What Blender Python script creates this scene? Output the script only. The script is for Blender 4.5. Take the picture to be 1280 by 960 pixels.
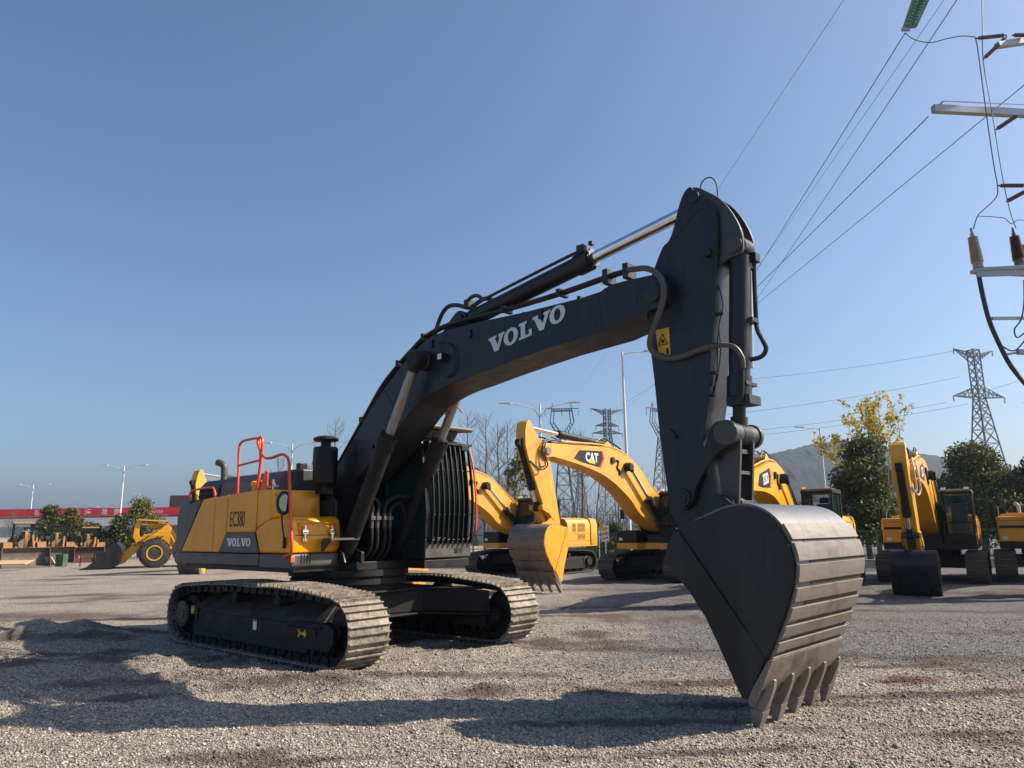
import bpy, math, random
import numpy as np
from mathutils import Vector, Matrix, noise
from math import sin, cos, pi, radians, atan2, hypot

for o in list(bpy.data.objects): bpy.data.objects.remove(o)
scene = bpy.context.scene
COL = scene.collection
random.seed(7)

# ------------------------------------------------------------------ camera
F, PITCH, HC, ROLL = 936.0, 0.1925, 1.786, -0.0137
_f = Vector((0, cos(PITCH), sin(PITCH)))
_r0 = Vector((1, 0, 0)); _u0 = Vector((0, -sin(PITCH), cos(PITCH)))
_r = _r0 * cos(ROLL) + _u0 * sin(ROLL)
_u = _u0 * cos(ROLL) - _r0 * sin(ROLL)
cam_d = bpy.data.cameras.new('camera')
cam_d.sensor_width = 36; cam_d.lens = 36 * F / 1280
cam_d.clip_start = 0.1; cam_d.clip_end = 9000
cam = bpy.data.objects.new('camera', cam_d); COL.objects.link(cam)
m = Matrix.Identity(4)
for i in range(3):
    m[i][0] = _r[i]; m[i][1] = _u[i]; m[i][2] = -_f[i]
m[2][3] = HC
cam.matrix_world = m
scene.camera = cam

# ------------------------------------------------------------------ light
SUN_EL = radians(38.0)
sun_h = Vector((1.0, 0.063)).normalized()          # horizontal direction towards the sun
world = bpy.data.worlds.new('World'); scene.world = world; world.use_nodes = True
wn = world.node_tree.nodes; wl = world.node_tree.links
bg = wn['Background']; sky = wn.new('ShaderNodeTexSky'); sky.sky_type = 'NISHITA'
sky.sun_disc = False
sky.sun_elevation = SUN_EL
sky.sun_rotation = atan2(sun_h.x, sun_h.y)
sky.altitude = 50; sky.air_density = 1.0; sky.dust_density = 2.0; sky.ozone_density = 5.0
wl.new(sky.outputs[0], bg.inputs[0]); bg.inputs[1].default_value = 0.088
sd = bpy.data.lights.new('sun', 'SUN'); sd.energy = 5.0; sd.angle = radians(0.53); sd.color = (1.0, 0.88, 0.72)
sun = bpy.data.objects.new('sun', sd); COL.objects.link(sun)
dirv = Vector((sun_h.x * cos(SUN_EL), sun_h.y * cos(SUN_EL), sin(SUN_EL)))
sun.rotation_euler = dirv.to_track_quat('Z', 'Y').to_euler()
scene.view_settings.view_transform = 'Standard'; scene.view_settings.look = 'None'
scene.view_settings.exposure = 0.82; scene.view_settings.gamma = 1.0
scene.render.engine = 'CYCLES'
scene.cycles.max_bounces = 6; scene.cycles.volume_bounces = 0

# ------------------------------------------------------------------ materials
def newmat(name):
    m = bpy.data.materials.new(name); m.use_nodes = True
    nt = m.node_tree; b = nt.nodes['Principled BSDF']
    return m, nt, b
def N(nt, t, **k):
    n = nt.nodes.new(t)
    for a, v in k.items(): setattr(n, a, v)
    return n
def noise_fac(nt, scale, detail=4, lo=.4, hi=.6, vec=None, rough=.6):
    n = N(nt, 'ShaderNodeTexNoise'); n.inputs['Scale'].default_value = scale; n.inputs['Detail'].default_value = detail
    n.inputs['Roughness'].default_value = rough
    if vec is not None: nt.links.new(vec, n.inputs['Vector'])
    r = N(nt, 'ShaderNodeMapRange'); r.inputs[1].default_value = lo; r.inputs[2].default_value = hi
    nt.links.new(n.outputs[0], r.inputs[0]); return r.outputs[0], n
def mixc(nt, fac, a, b):
    mx = N(nt, 'ShaderNodeMix', data_type='RGBA')
    for s, v in ((0, fac), (6, a), (7, b)):
        if isinstance(v, (int, float)): mx.inputs[s].default_value = v
        elif isinstance(v, tuple): mx.inputs[s].default_value = v if len(v) == 4 else (*v, 1)
        else: nt.links.new(v, mx.inputs[s])
    return mx.outputs[2]
def geo_pos(nt, obj=True):
    t = N(nt, 'ShaderNodeTexCoord'); return t.outputs['Object']
def paint(name, col, rough=.4, metal=0., dust=.25, dcol=(.30, .26, .21), dscale=3., bump=.0, spec=.5, coat=0., streak=False):
    m, nt, b = newmat(name)
    pos = geo_pos(nt)
    if streak:
        mp = N(nt, 'ShaderNodeMapping'); mp.inputs['Scale'].default_value = (1, 1, .18); nt.links.new(pos, mp.inputs[0]); pos2 = mp.outputs[0]
    else: pos2 = pos
    f, n = noise_fac(nt, dscale, 8, .42, .75, pos2, .7)
    ml = N(nt, 'ShaderNodeMath', operation='MULTIPLY'); nt.links.new(f, ml.inputs[0]); ml.inputs[1].default_value = dust
    f2, n2 = noise_fac(nt, dscale * .35, 3, .3, .7, pos)
    c1 = mixc(nt, f2, tuple(x * .88 for x in col), tuple(min(1, x * 1.1) for x in col))
    c = mixc(nt, ml.outputs[0], c1, dcol)
    nt.links.new(c, b.inputs['Base Color'])
    rr = N(nt, 'ShaderNodeMapRange'); rr.inputs[3].default_value = rough * .85; rr.inputs[4].default_value = min(1, rough * 1.5 + dust * .25)
    nt.links.new(f, rr.inputs[0]); nt.links.new(rr.outputs[0], b.inputs['Roughness'])
    b.inputs['Metallic'].default_value = metal; b.inputs['Specular IOR Level'].default_value = spec
    b.inputs['Coat Weight'].default_value = coat; b.inputs['Coat Roughness'].default_value = .12
    if bump:
        bp = N(nt, 'ShaderNodeBump'); bp.inputs['Strength'].default_value = bump; bp.inputs['Distance'].default_value = .01
        nt.links.new(n.outputs[0], bp.inputs['Height']); nt.links.new(bp.outputs[0], b.inputs['Normal'])
    return m
M = {}
M['navy'] = paint('anthracite_paint', (.010, .0115, .017), .42, dust=.09, dscale=4.5, coat=.05, streak=True, spec=.32)
M['scuff'] = paint('scuffed_anthracite', (.011, .012, .016), .42, dust=.34, dscale=2.6, streak=True, spec=.32, dcol=(.12, .105, .09))
M['grey'] = paint('grey_paint', (.036, .033, .031), .42, dust=.10, dscale=3, coat=.1)
M['hood'] = paint('hood_paint', (.060, .057, .053), .45, dust=.15, dscale=3)
M['black'] = paint('black_paint', (.006, .006, .007), .5, dust=.04, dscale=5, spec=.35)
M['frame'] = paint('frame_paint', (.011, .0105, .0105), .6, dust=.16, dscale=6, dcol=(.10, .08, .065), spec=.3)
M['yellow'] = paint('yellow_paint', (.88, .34, .0), .34, dust=.02, dscale=2.5, coat=.12, spec=.35)
M['catyel'] = paint('loader_yellow', (.72, .33, .030), .38, dust=.10, dscale=2.0, coat=.25)
M['sanyyel'] = paint('bright_yellow', (.74, .37, .012), .36, dust=.08, dscale=2.0, coat=.25)
M['oldyel'] = paint('old_yellow', (.34, .15, .022), .65, dust=1.1, dscale=3, dcol=(.2, .15, .1))
M['orange'] = paint('orange_rail', (.75, .075, .018), .4, dust=.08, dscale=8)
M['belt'] = None
M['chrome'] = paint('chrome', (.82, .82, .84), .12, 1.0, dust=.03)
M['rod'] = paint('dusty_rod', (.30, .28, .255), .38, .7, dust=.35, dscale=8)
M['steel'] = paint('worn_steel', (.20, .175, .148), .5, .35, dust=.45, dscale=5, bump=.3, dcol=(.34, .28, .22))
M['galv'] = paint('galvanised', (.36, .38, .40), .45, .5, dust=.2, dscale=2)
M['rubber'] = paint('rubber', (.018, .018, .018), .7, dust=.3, dscale=6)
M['hose'] = paint('hose_rubber', (.012, .012, .013), .5, dust=.12, dscale=12, spec=.4)
M['white'] = paint('white_paint', (.75, .75, .74), .4, dust=.08)
M['offw'] = paint('lamp_white', (.62, .63, .64), .5, dust=.1)
M['logo'] = paint('logo_white', (.62, .62, .68), .5, dust=.08)
M['red'] = paint('red_paint', (.78, .03, .04), .4, dust=.05)
M['brown'] = paint('brown_insulator', (.10, .035, .025), .3, dust=.1, coat=.4)
M['tan'] = paint('tan_insulator', (.30, .25, .20), .4, dust=.2)
M['pylon'] = paint('pylon_steel', (.06, .062, .066), .6, .2, dust=.2)
M['rust'] = paint('rusty_bucket', (.14, .105, .085), .65, .2, dust=.5, dscale=3, bump=.2)
M['wire'] = paint('wire', (.05, .055, .06), .5, .3, dust=0)
M['conc'] = paint('concrete', (.42, .41, .38), .85, dust=.3, dscale=1.5, dcol=(.25, .23, .2))
M['brownwall'] = paint('brown_cladding', (.10, .06, .045), .6, dust=.1)
M['green'] = paint('green_fence', (.02, .12, .05), .5, dust=.15)
M['greenbox'] = paint('green_box', (.025, .085, .045), .6, dust=.2)
M['yelsign'] = paint('yellow_sign', (.75, .42, .02), .5, dust=.05)
M['bark'] = paint('bark', (.085, .072, .060), .9, dust=.3, dscale=8, bump=.5)
M['wood'] = paint('pale_wood', (.48, .34, .20), .8, dust=.3)
M['ventdark'] = paint('vent_dark', (.06, .035, .012), .7, dust=.1)
M['palehose'] = paint('pale_hose', (.45, .44, .40), .6, dust=.2)
M['soil'] = paint('packed_soil', (.05, .034, .026), .95, dust=.3, dscale=30, bump=1.)
M['cover'] = paint('dusty_cover', (.035, .03, .026), .6, dust=.35, dscale=2.5, dcol=(.20, .165, .13))
M['seat'] = paint('seat', (.30, .31, .31), .8, dust=.1)

def glassmat(name, col, rough=.05, trans=.0, alpha=1.):
    m, nt, b = newmat(name)
    b.inputs['Base Color'].default_value = (*col, 1); b.inputs['Roughness'].default_value = rough
    b.inputs['Specular IOR Level'].default_value = .8
    if trans > 0:
        t = N(nt, 'ShaderNodeBsdfTransparent'); t.inputs[0].default_value = (.84, .92, .90, 1)
        mx = N(nt, 'ShaderNodeMixShader'); out = nt.nodes['Material Output']
        fr = N(nt, 'ShaderNodeFresnel'); fr.inputs[0].default_value = 1.5
        ad = N(nt, 'ShaderNodeMath', operation='ADD'); ad.inputs[1].default_value = 1 - trans
        nt.links.new(fr.outputs[0], ad.inputs[0]); nt.links.new(ad.outputs[0], mx.inputs[0])
        nt.links.new(t.outputs[0], mx.inputs[1]); nt.links.new(b.outputs[0], mx.inputs[2]); nt.links.new(mx.outputs[0], out.inputs[0])
    return m
M['glass'] = glassmat('cab_glass', (.03, .06, .06), .04, .90)
M['mirror'] = glassmat('mirror_glass', (.10, .14, .15), .08); M['mirror'].node_tree.nodes['Principled BSDF'].inputs['Metallic'].default_value = .8
M['insgreen'] = glassmat('green_glass', (.10, .26, .22), .15)
M['amber'] = glassmat('amber_lens', (.8, .12, .02), .2)
M['redlens'] = glassmat('red_lens', (.6, .02, .02), .2)

def beltmat():
    m, nt, b = newmat('track_shoe_steel')
    pos = geo_pos(nt)
    f1, n1 = noise_fac(nt, 4.5, 6, .42, .60, pos, .7)
    f2, n2 = noise_fac(nt, 14, 5, .53, .62, pos, .8)
    c = mixc(nt, f1, (.30, .255, .205), (.145, .12, .097))
    c = mixc(nt, f2, c, (.085, .062, .048))
    nt.links.new(c, b.inputs['Base Color']); b.inputs['Roughness'].default_value = .62; b.inputs['Metallic'].default_value = .15
    bp = N(nt, 'ShaderNodeBump'); bp.inputs['Strength'].default_value = .7; bp.inputs['Distance'].default_value = .02
    nt.links.new(n2.outputs[0], bp.inputs['Height']); nt.links.new(bp.outputs[0], b.inputs['Normal'])
    return m
M['belt'] = beltmat()
M['belt2'] = paint('dark_track_steel', (.07, .06, .052), .6, .1, dust=.5, dscale=5, dcol=(.17, .145, .12))
def wearmat(name, c0, c1, c2, sc=(9, .6, 9), metal=.35):
    m, nt, b = newmat(name)
    pos = geo_pos(nt); mp = N(nt, 'ShaderNodeMapping'); mp.inputs['Scale'].default_value = sc; nt.links.new(pos, mp.inputs[0])
    f1, n1 = noise_fac(nt, 2.2, 8, .35, .7, mp.outputs[0], .75)
    f2, n2 = noise_fac(nt, 1.1, 8, .52, .66, pos, .75)
    c = mixc(nt, f1, c0, c1); c = mixc(nt, f2, c, c2)
    nt.links.new(c, b.inputs['Base Color']); b.inputs['Roughness'].default_value = .48; b.inputs['Metallic'].default_value = metal
    bp = N(nt, 'ShaderNodeBump'); bp.inputs['Strength'].default_value = .35; bp.inputs['Distance'].default_value = .006
    nt.links.new(n1.outputs[0], bp.inputs['Height']); nt.links.new(bp.outputs[0], b.inputs['Normal'])
    return m
M['strip'] = wearmat('worn_wear_plate', (.215, .19, .158), (.14, .122, .10), (.085, .066, .052), sc=(14, 2.2, 14), metal=.15)
M['wrap'] = wearmat('worn_bucket_shell', (.17, .175, .19), (.10, .105, .115), (.20, .175, .15), (1, 7, 1), .55)
M['catshell'] = wearmat('brown_worn_shell', (.26, .185, .135), (.15, .10, .075), (.10, .07, .05), (2, 2, 14), .15)

# ------------------------------------------------------------------ mesh builder
class MB:
    def __init__(s): s.v = []; s.f = []; s.n = 0
    def add(s, v, f):
        s.v.extend([tuple(p) for p in v]); s.f.extend([tuple(i + s.n for i in q) for q in f]); s.n += len(v); return s
    def box(s, c, d, rot=None):
        hx, hy, hz = d[0] / 2, d[1] / 2, d[2] / 2
        vs = [Vector((x, y, z)) for x in (-hx, hx) for y in (-hy, hy) for z in (-hz, hz)]
        if rot is not None: vs = [rot @ p for p in vs]
        c = Vector(c)
        return s.add([c + p for p in vs], [(0, 1, 3, 2), (4, 6, 7, 5), (0, 4, 5, 1), (2, 3, 7, 6), (0, 2, 6, 4), (1, 5, 7, 3)])
    def b6(s, x0, x1, y0, y1, z0, z1):
        return s.box(((x0 + x1) / 2, (y0 + y1) / 2, (z0 + z1) / 2), (abs(x1 - x0), abs(y1 - y0), abs(z1 - z0)))
    def prism(s, poly, a, b, axis='y'):
        """poly of 2D points extruded between a and b along axis. y: (x,z); x: (y,z); z: (x,y)"""
        n = len(poly)
        def P(p, t):
            return {'y': (p[0], t, p[1]), 'x': (t, p[0], p[1]), 'z': (p[0], p[1], t)}[axis]
        ar = sum(poly[i][0] * poly[(i + 1) % n][1] - poly[(i + 1) % n][0] * poly[i][1] for i in range(n))
        if (ar > 0) != (axis != 'y'): poly = poly[::-1]
        if a > b: a, b = b, a
        v = [P(p, a) for p in poly] + [P(p, b) for p in poly]
        f = [tuple(range(n))[::-1], tuple(range(n, 2 * n))] + [(i, (i + 1) % n, n + (i + 1) % n, n + i) for i in range(n)]
        return s.add(v, f)
    def cyl(s, p0, p1, r0, r1=None, n=16, caps=True):
        if r1 is None: r1 = r0
        return s.rings([p0, p1], [r0, r1], n, caps)
    def rings(s, pts, rs, n=12, caps=True):
        pts = [Vector(p) for p in pts]; V = []; Fc = []
        t0 = (pts[1] - pts[0]).normalized()
        up = Vector((0, 0, 1)) if abs(t0.z) < .9 else Vector((1, 0, 0))
        a = t0.cross(up).normalized()
        for i, p in enumerate(pts):
            if i == 0: t = pts[1] - pts[0]
            elif i == len(pts) - 1: t = pts[-1] - pts[-2]
            else:
                t = (pts[i + 1] - p).normalized() + (p - pts[i - 1]).normalized()
            if t.length < 1e-9: t = t0
            t = t.normalized(); a = (a - t * a.dot(t)).normalized(); b = t.cross(a)
            for k in range(n):
                w = 2 * pi * k / n; V.append(p + (a * cos(w) + b * sin(w)) * rs[i])
        for i in range(len(pts) - 1):
            for k in range(n):
                k2 = (k + 1) % n; Fc.append((i * n + k, i * n + k2, (i + 1) * n + k2, (i + 1) * n + k))
        if caps:
            Fc.append(tuple(range(n))[::-1]); Fc.append(tuple(range((len(pts) - 1) * n, len(pts) * n)))
        return s.add(V, Fc)
    def tube(s, pts, r, n=8, smooth=3, caps=True):
        p = spline(pts, smooth) if smooth > 1 else pts
        return s.rings(p, [r] * len(p), n, caps)
    def bar(s, p0, p1, w, h=None, up=(0, 0, 1)):
        h = h or w; p0 = Vector(p0); p1 = Vector(p1); d = p1 - p0; L = d.length
        if L < 1e-6: return s
        x = d / L; u = Vector(up)
        if abs(x.dot(u)) > .98: u = Vector((1, 0, 0))
        y = u.cross(x).normalized(); z = x.cross(y)
        R = Matrix((x, y, z)).transposed()
        return s.box((p0 + p1) / 2, (L, w, h), R)
    def lathe(s, prof, c=(0, 0, 0), axis='z', n=20):
        """prof: (r, h) list"""
        V = []; Fc = []; m = len(prof)
        for r, h in prof:
            for k in range(n):
                w = 2 * pi * k / n; a, b = r * cos(w), r * sin(w)
                q = {'z': (a, b, h), 'y': (a, h, -b), 'x': (h, a, b)}[axis]
                V.append((c[0] + q[0], c[1] + q[1], c[2] + q[2]))
        for i in range(m - 1):
            for k in range(n):
                k2 = (k + 1) % n; Fc.append((i * n + k, i * n + k2, (i + 1) * n + k2, (i + 1) * n + k))
        Fc.append(tuple(range(n))[::-1]); Fc.append(tuple(range((m - 1) * n, m * n)))
        return s.add(V, Fc)
    def build(s, name, mat, parent=None, bevel=0., smooth=35, seg=2):
        me = bpy.data.meshes.new(name); me.from_pydata(s.v, [], s.f); me.update()
        o = bpy.data.objects.new(name, me); COL.objects.link(o)
        me.materials.append(M[mat] if isinstance(mat, str) else mat)
        if smooth:
            me.polygons.foreach_set('use_smooth', [True] * len(me.polygons)); me.set_sharp_from_angle(angle=radians(smooth))
        if bevel:
            b = o.modifiers.new('bevel', 'BEVEL'); b.width = bevel; b.segments = seg; b.limit_method = 'ANGLE'; b.angle_limit = radians(40); b.harden_normals = True
        if parent is not None: o.parent = parent
        return o
def spline(pts, k):
    pts = [Vector(p) for p in pts]
    if len(pts) < 3: return pts
    out = []
    for i in range(len(pts) - 1):
        p0 = pts[max(i - 1, 0)]; p1 = pts[i]; p2 = pts[i + 1]; p3 = pts[min(i + 2, len(pts) - 1)]
        for j in range(k):
            t = j / k
            out.append(.5 * ((2 * p1) + (p2 - p0) * t + (2 * p0 - 5 * p1 + 4 * p2 - p3) * t * t + (3 * p1 - p0 - 3 * p2 + p3) * t ** 3))
    out.append(pts[-1]); return out
def xz(pts, y): return [(p[0], y, p[1]) for p in pts]
def tag(o, label=None, cat=None, group=None, kind=None):
    if label: o['label'] = label
    if cat: o['category'] = cat
    if group: o['group'] = group
    if kind: o['kind'] = kind
    return o
def empty(name, loc=(0, 0, 0), rz=0., parent=None):
    o = bpy.data.objects.new(name, None); COL.objects.link(o); o.location = loc; o.rotation_euler = (0, 0, rz)
    o.empty_display_size = .3
    if parent: o.parent = parent
    return o
def copy_tree(o, parent=None):
    c = o.copy(); COL.objects.link(c); c.parent = parent
    for ch in list(o.children): copy_tree(ch, c)
    return c

FONTS = {}
def text_polys(txt, name, mat, parent, origin, xdir, updir, size, width=None, bold=0., depth=.002, cjk=False):
    """flat lettering as real geometry"""
    cu = bpy.data.curves.new(name, 'FONT'); cu.body = txt; cu.size = 1; cu.extrude = depth / 2 / size; cu.offset = bold
    cu.resolution_u = 3
    if cjk:
        import os
        p = os.path.join(bpy.utils.resource_path('LOCAL'), 'datafiles', 'fonts', 'Noto Sans CJK Regular.woff2')
        if os.path.exists(p):
            try: cu.font = FONTS.setdefault('cjk', bpy.data.fonts.load(p, check_existing=True))
            except Exception: pass
    t = bpy.data.objects.new(name, cu); COL.objects.link(t)
    bpy.context.view_layer.update()
    dg = bpy.context.evaluated_depsgraph_get()
    me = bpy.data.meshes.new_from_object(t.evaluated_get(dg)); bpy.data.objects.remove(t)
    co = np.zeros(len(me.vertices) * 3); me.vertices.foreach_get('co', co); co = co.reshape(-1, 3)
    if len(co) == 0: return None
    co[:, 0] -= co[:, 0].min(); co[:, 1] -= co[:, 1].min()
    sx = (width / co[:, 0].max()) if width else size
    co[:, 0] *= sx; co[:, 1] *= size / max(.001, co[:, 1].max())
    co[:, 2] *= size
    x = np.array(Vector(xdir).normalized()); u = np.array(Vector(updir).normalized()); n = np.cross(x, u)
    w = np.array(origin) + co[:, :1] * x + co[:, 1:2] * u + co[:, 2:3] * n
    me.vertices.foreach_set('co', w.ravel()); me.update()
    o = bpy.data.objects.new(name, me); COL.objects.link(o)
    me.materials.clear(); me.materials.append(M[mat] if isinstance(mat, str) else mat)
    if parent: o.parent = parent
    return o
def slab_word(word, name, mat, parent, origin, xdir, updir, h, width, t=.003):
    """wide slab-serif capitals V, O, L"""
    x = Vector(xdir).normalized(); u = Vector(updir).normalized(); n = x.cross(u)
    G = {'V': ([(0, 1), (.54, 1), (.54, .85), (.44, .85), (.62, .36), (.78, .85), (.68, .85), (.68, 1), (1.10, 1), (1.10, .85), (1.0, .85), (.70, 0), (.42, 0), (.10, .85), (0, .85)], 1.02),
         'L': ([(0, 1), (.50, 1), (.50, .85), (.40, .85), (.40, .15), (.64, .15), (.64, .40), (.82, .40), (.82, 0), (0, 0), (0, .15), (.12, .15), (.12, .85), (0, .85)], .86)}
    mb = MB(); cx = 0; items = []
    for ch in word:
        items.append((ch, cx)); cx += {'V': 1.04, 'L': .88, 'O': 1.02}[ch]
    k = width / cx
    def P(a, b, c): return Vector(origin) + x * (a * k) + u * (b * h) + n * c
    for ch, ox in items:
        if ch in G:
            poly = G[ch][0]; m_ = len(poly)
            v = [P(a + ox, b, 0) for a, b in poly] + [P(a + ox, b, t) for a, b in poly]
            mb.add(v, [tuple(range(m_)), tuple(range(m_, 2 * m_))[::-1]] + [(i, m_ + i, m_ + (i + 1) % m_, (i + 1) % m_) for i in range(m_)])
        else:
            q = 28; v = []
            for c in (0, t):
                for i in range(q):
                    w = 2 * pi * i / q; v.append(P(ox + .48 + .47 * cos(w), .5 + .53 * sin(w), c))
                for i in range(q):
                    w = 2 * pi * i / q; v.append(P(ox + .48 + .20 * cos(w), .5 + .36 * sin(w), c))
            f = []
            for i in range(q):
                j = (i + 1) % q
                f += [(i, j, q + j, q + i), (2 * q + i, 3 * q + i, 3 * q + j, 2 * q + j), (i, 2 * q + i, 2 * q + j, j), (q + i, q + j, 3 * q + j, 3 * q + i)]
            mb.add(v, f)
    return mb.build(name, mat, parent, smooth=0)

# world placement helper (ground point under a view direction at a depth)
def at(px, py, Y):
    d = _f + _r * ((px - 640) / F) - _u * ((py - 480) / F)
    return Vector((0, 0, HC)) + d * (Y / d.y)
def gz(x, y): return 0.0

# ------------------------------------------------------------------ ground
def ground_height(x, y):
    d = hypot(x, y)
    z = 0.0
    if d < 60:
        k = max(0, 1 - d / 60)
        z += .05 * k * noise.noise(Vector((x * .35, y * .35, 0)))
        if d < 26:
            z += .028 * noise.noise(Vector((x * 1.7, y * 1.7, 3))) + .014 * noise.noise(Vector((x * 5, y * 5, 7)))
            z += .010 * noise.noise(Vector((x * 13, y * 13, 11)))
            rough = max(0, min(1, (y - 7.6) / 1.5)) * max(0, min(1, (17 - y) / 3)) * max(0, min(1, (2.5 - x) / 2.5))
            z += rough * (.085 * max(0, noise.fractal(Vector((x * .9, y * 1.5, 31)), .9, 2.1, 4)) + .02 * noise.noise(Vector((x * 7, y * 7, 4))))
    def mound(cx, cy, rx, ry, h, a=0.):
        dx, dy = x - cx, y - cy; u = dx * cos(a) + dy * sin(a); v = -dx * sin(a) + dy * cos(a)
        q = (u / rx) ** 2 + (v / ry) ** 2
        return h * math.exp(-q) * (1 + .5 * noise.noise(Vector((x * 3, y * 3, 1)))) if q < 9 else 0
    z += mound(-8.6, 14.0, 1.5, .8, .26) + mound(-6.9, 13.2, .9, .35, .14) + mound(-4.7, 8.0, 1.2, .35, .09, -.1) + mound(-1.6, 9.6, 1.6, .3, .08, .2)
    z += mound(-7.4, 11.5, 2.2, .5, .06, -.2) + mound(.6, 10.2, 1.5, .4, .05) + mound(-9.5, 12.6, 1.5, .4, .08) + mound(-.3, 11.6, 1.0, .25, .05, .3) + mound(-3.3, 9.75, 1.5, .16, .10, -.12) + mound(-1.7, 9.0, .5, .2, .07, .4) + mound(-5.2, 11.2, .9, .22, .09, -.7) + mound(.4, 10.6, .6, .2, .08, .3) + mound(-3.4, 9.2, 1.4, .22, .06, -.05) + mound(5.2, 8.2, 1.6, .3, .035, .1)
    return z
def axis_pts(lo, hi, segs):
    out = [lo]
    while out[-1] < hi:
        p = out[-1]; st = segs(p); out.append(p + st)
    return out
xs = axis_pts(-3500, 3500, lambda p: .055 if -7 < p < 7.5 else min(400, .055 + (abs(p) - 7) * .09 + (.03 if abs(p) < 14 else 0)))
xs = [x for x in xs]
ys = axis_pts(-60, 5200, lambda p: 6 if p < 0 else (1. if p < 3.8 else (.05 if p < 11.5 else min(400, .05 + (p - 11.5) * .045))))
gv = []
for y in ys:
    for x in xs: gv.append((x, y, ground_height(x, y)))
nx = len(xs)
gf = [(j * nx + i, j * nx + i + 1, (j + 1) * nx + i + 1, (j + 1) * nx + i) for j in range(len(ys) - 1) for i in range(nx - 1)]
me = bpy.data.meshes.new('ground'); me.from_pydata(gv, [], gf); me.update()
me.polygons.foreach_set('use_smooth', [True] * len(me.polygons))
def GP(px, py):
    d = _f + _r * ((px - 640) / F) - _u * ((py - 480) / F); t = HC / -d.z; return (d.x * t, d.y * t)
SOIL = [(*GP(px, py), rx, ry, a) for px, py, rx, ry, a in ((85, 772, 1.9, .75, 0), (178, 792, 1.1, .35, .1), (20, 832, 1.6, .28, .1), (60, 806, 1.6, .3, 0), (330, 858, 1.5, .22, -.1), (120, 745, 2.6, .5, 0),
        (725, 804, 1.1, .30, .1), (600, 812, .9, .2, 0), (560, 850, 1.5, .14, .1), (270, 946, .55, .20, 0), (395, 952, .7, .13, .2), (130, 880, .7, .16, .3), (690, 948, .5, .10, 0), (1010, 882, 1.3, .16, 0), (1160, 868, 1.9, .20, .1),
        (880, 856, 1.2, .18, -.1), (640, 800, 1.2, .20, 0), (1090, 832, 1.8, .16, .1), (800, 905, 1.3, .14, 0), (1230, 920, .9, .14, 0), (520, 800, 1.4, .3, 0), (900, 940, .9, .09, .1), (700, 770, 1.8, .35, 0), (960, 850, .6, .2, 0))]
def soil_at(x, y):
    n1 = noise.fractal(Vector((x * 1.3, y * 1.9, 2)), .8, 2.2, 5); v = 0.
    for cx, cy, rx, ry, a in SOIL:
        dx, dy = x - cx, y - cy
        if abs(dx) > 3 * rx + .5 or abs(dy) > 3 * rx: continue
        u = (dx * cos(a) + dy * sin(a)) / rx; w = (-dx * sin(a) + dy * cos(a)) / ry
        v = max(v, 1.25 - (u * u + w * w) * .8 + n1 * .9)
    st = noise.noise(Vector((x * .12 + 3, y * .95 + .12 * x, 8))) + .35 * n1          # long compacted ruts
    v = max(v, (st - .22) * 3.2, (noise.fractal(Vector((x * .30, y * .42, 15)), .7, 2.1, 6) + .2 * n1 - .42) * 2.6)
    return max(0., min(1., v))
def blue_at(x, y):
    n1 = noise.fractal(Vector((x * .35, y * .35, 21)), .7, 2.2, 5)
    z = min((y - 9.3) * .8, x * .75 - .4 - .02 * y) + n1 * 1.3
    return max(0., min(1., (z + .3) / 1.6))
def zone_attr(m_, pts, rep=1):
    v = np.zeros((len(pts) * rep, 4), dtype=np.float32); v[:, 3] = 1
    sv = np.array([soil_at(x, y) if y < 80 and abs(x) < 80 else 0. for x, y in pts], dtype=np.float32); bv = np.array([blue_at(x, y) for x, y in pts], dtype=np.float32)
    v[:, 0] = np.repeat(sv, rep); v[:, 1] = np.repeat(bv, rep)
    at_ = m_.color_attributes.new('zone', 'FLOAT_COLOR', 'POINT'); at_.data.foreach_set('color', v.ravel())
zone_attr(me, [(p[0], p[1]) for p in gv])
ground = bpy.data.objects.new('ground', me); COL.objects.link(ground); tag(ground, kind='structure')
print('ground verts', len(gv))
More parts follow.
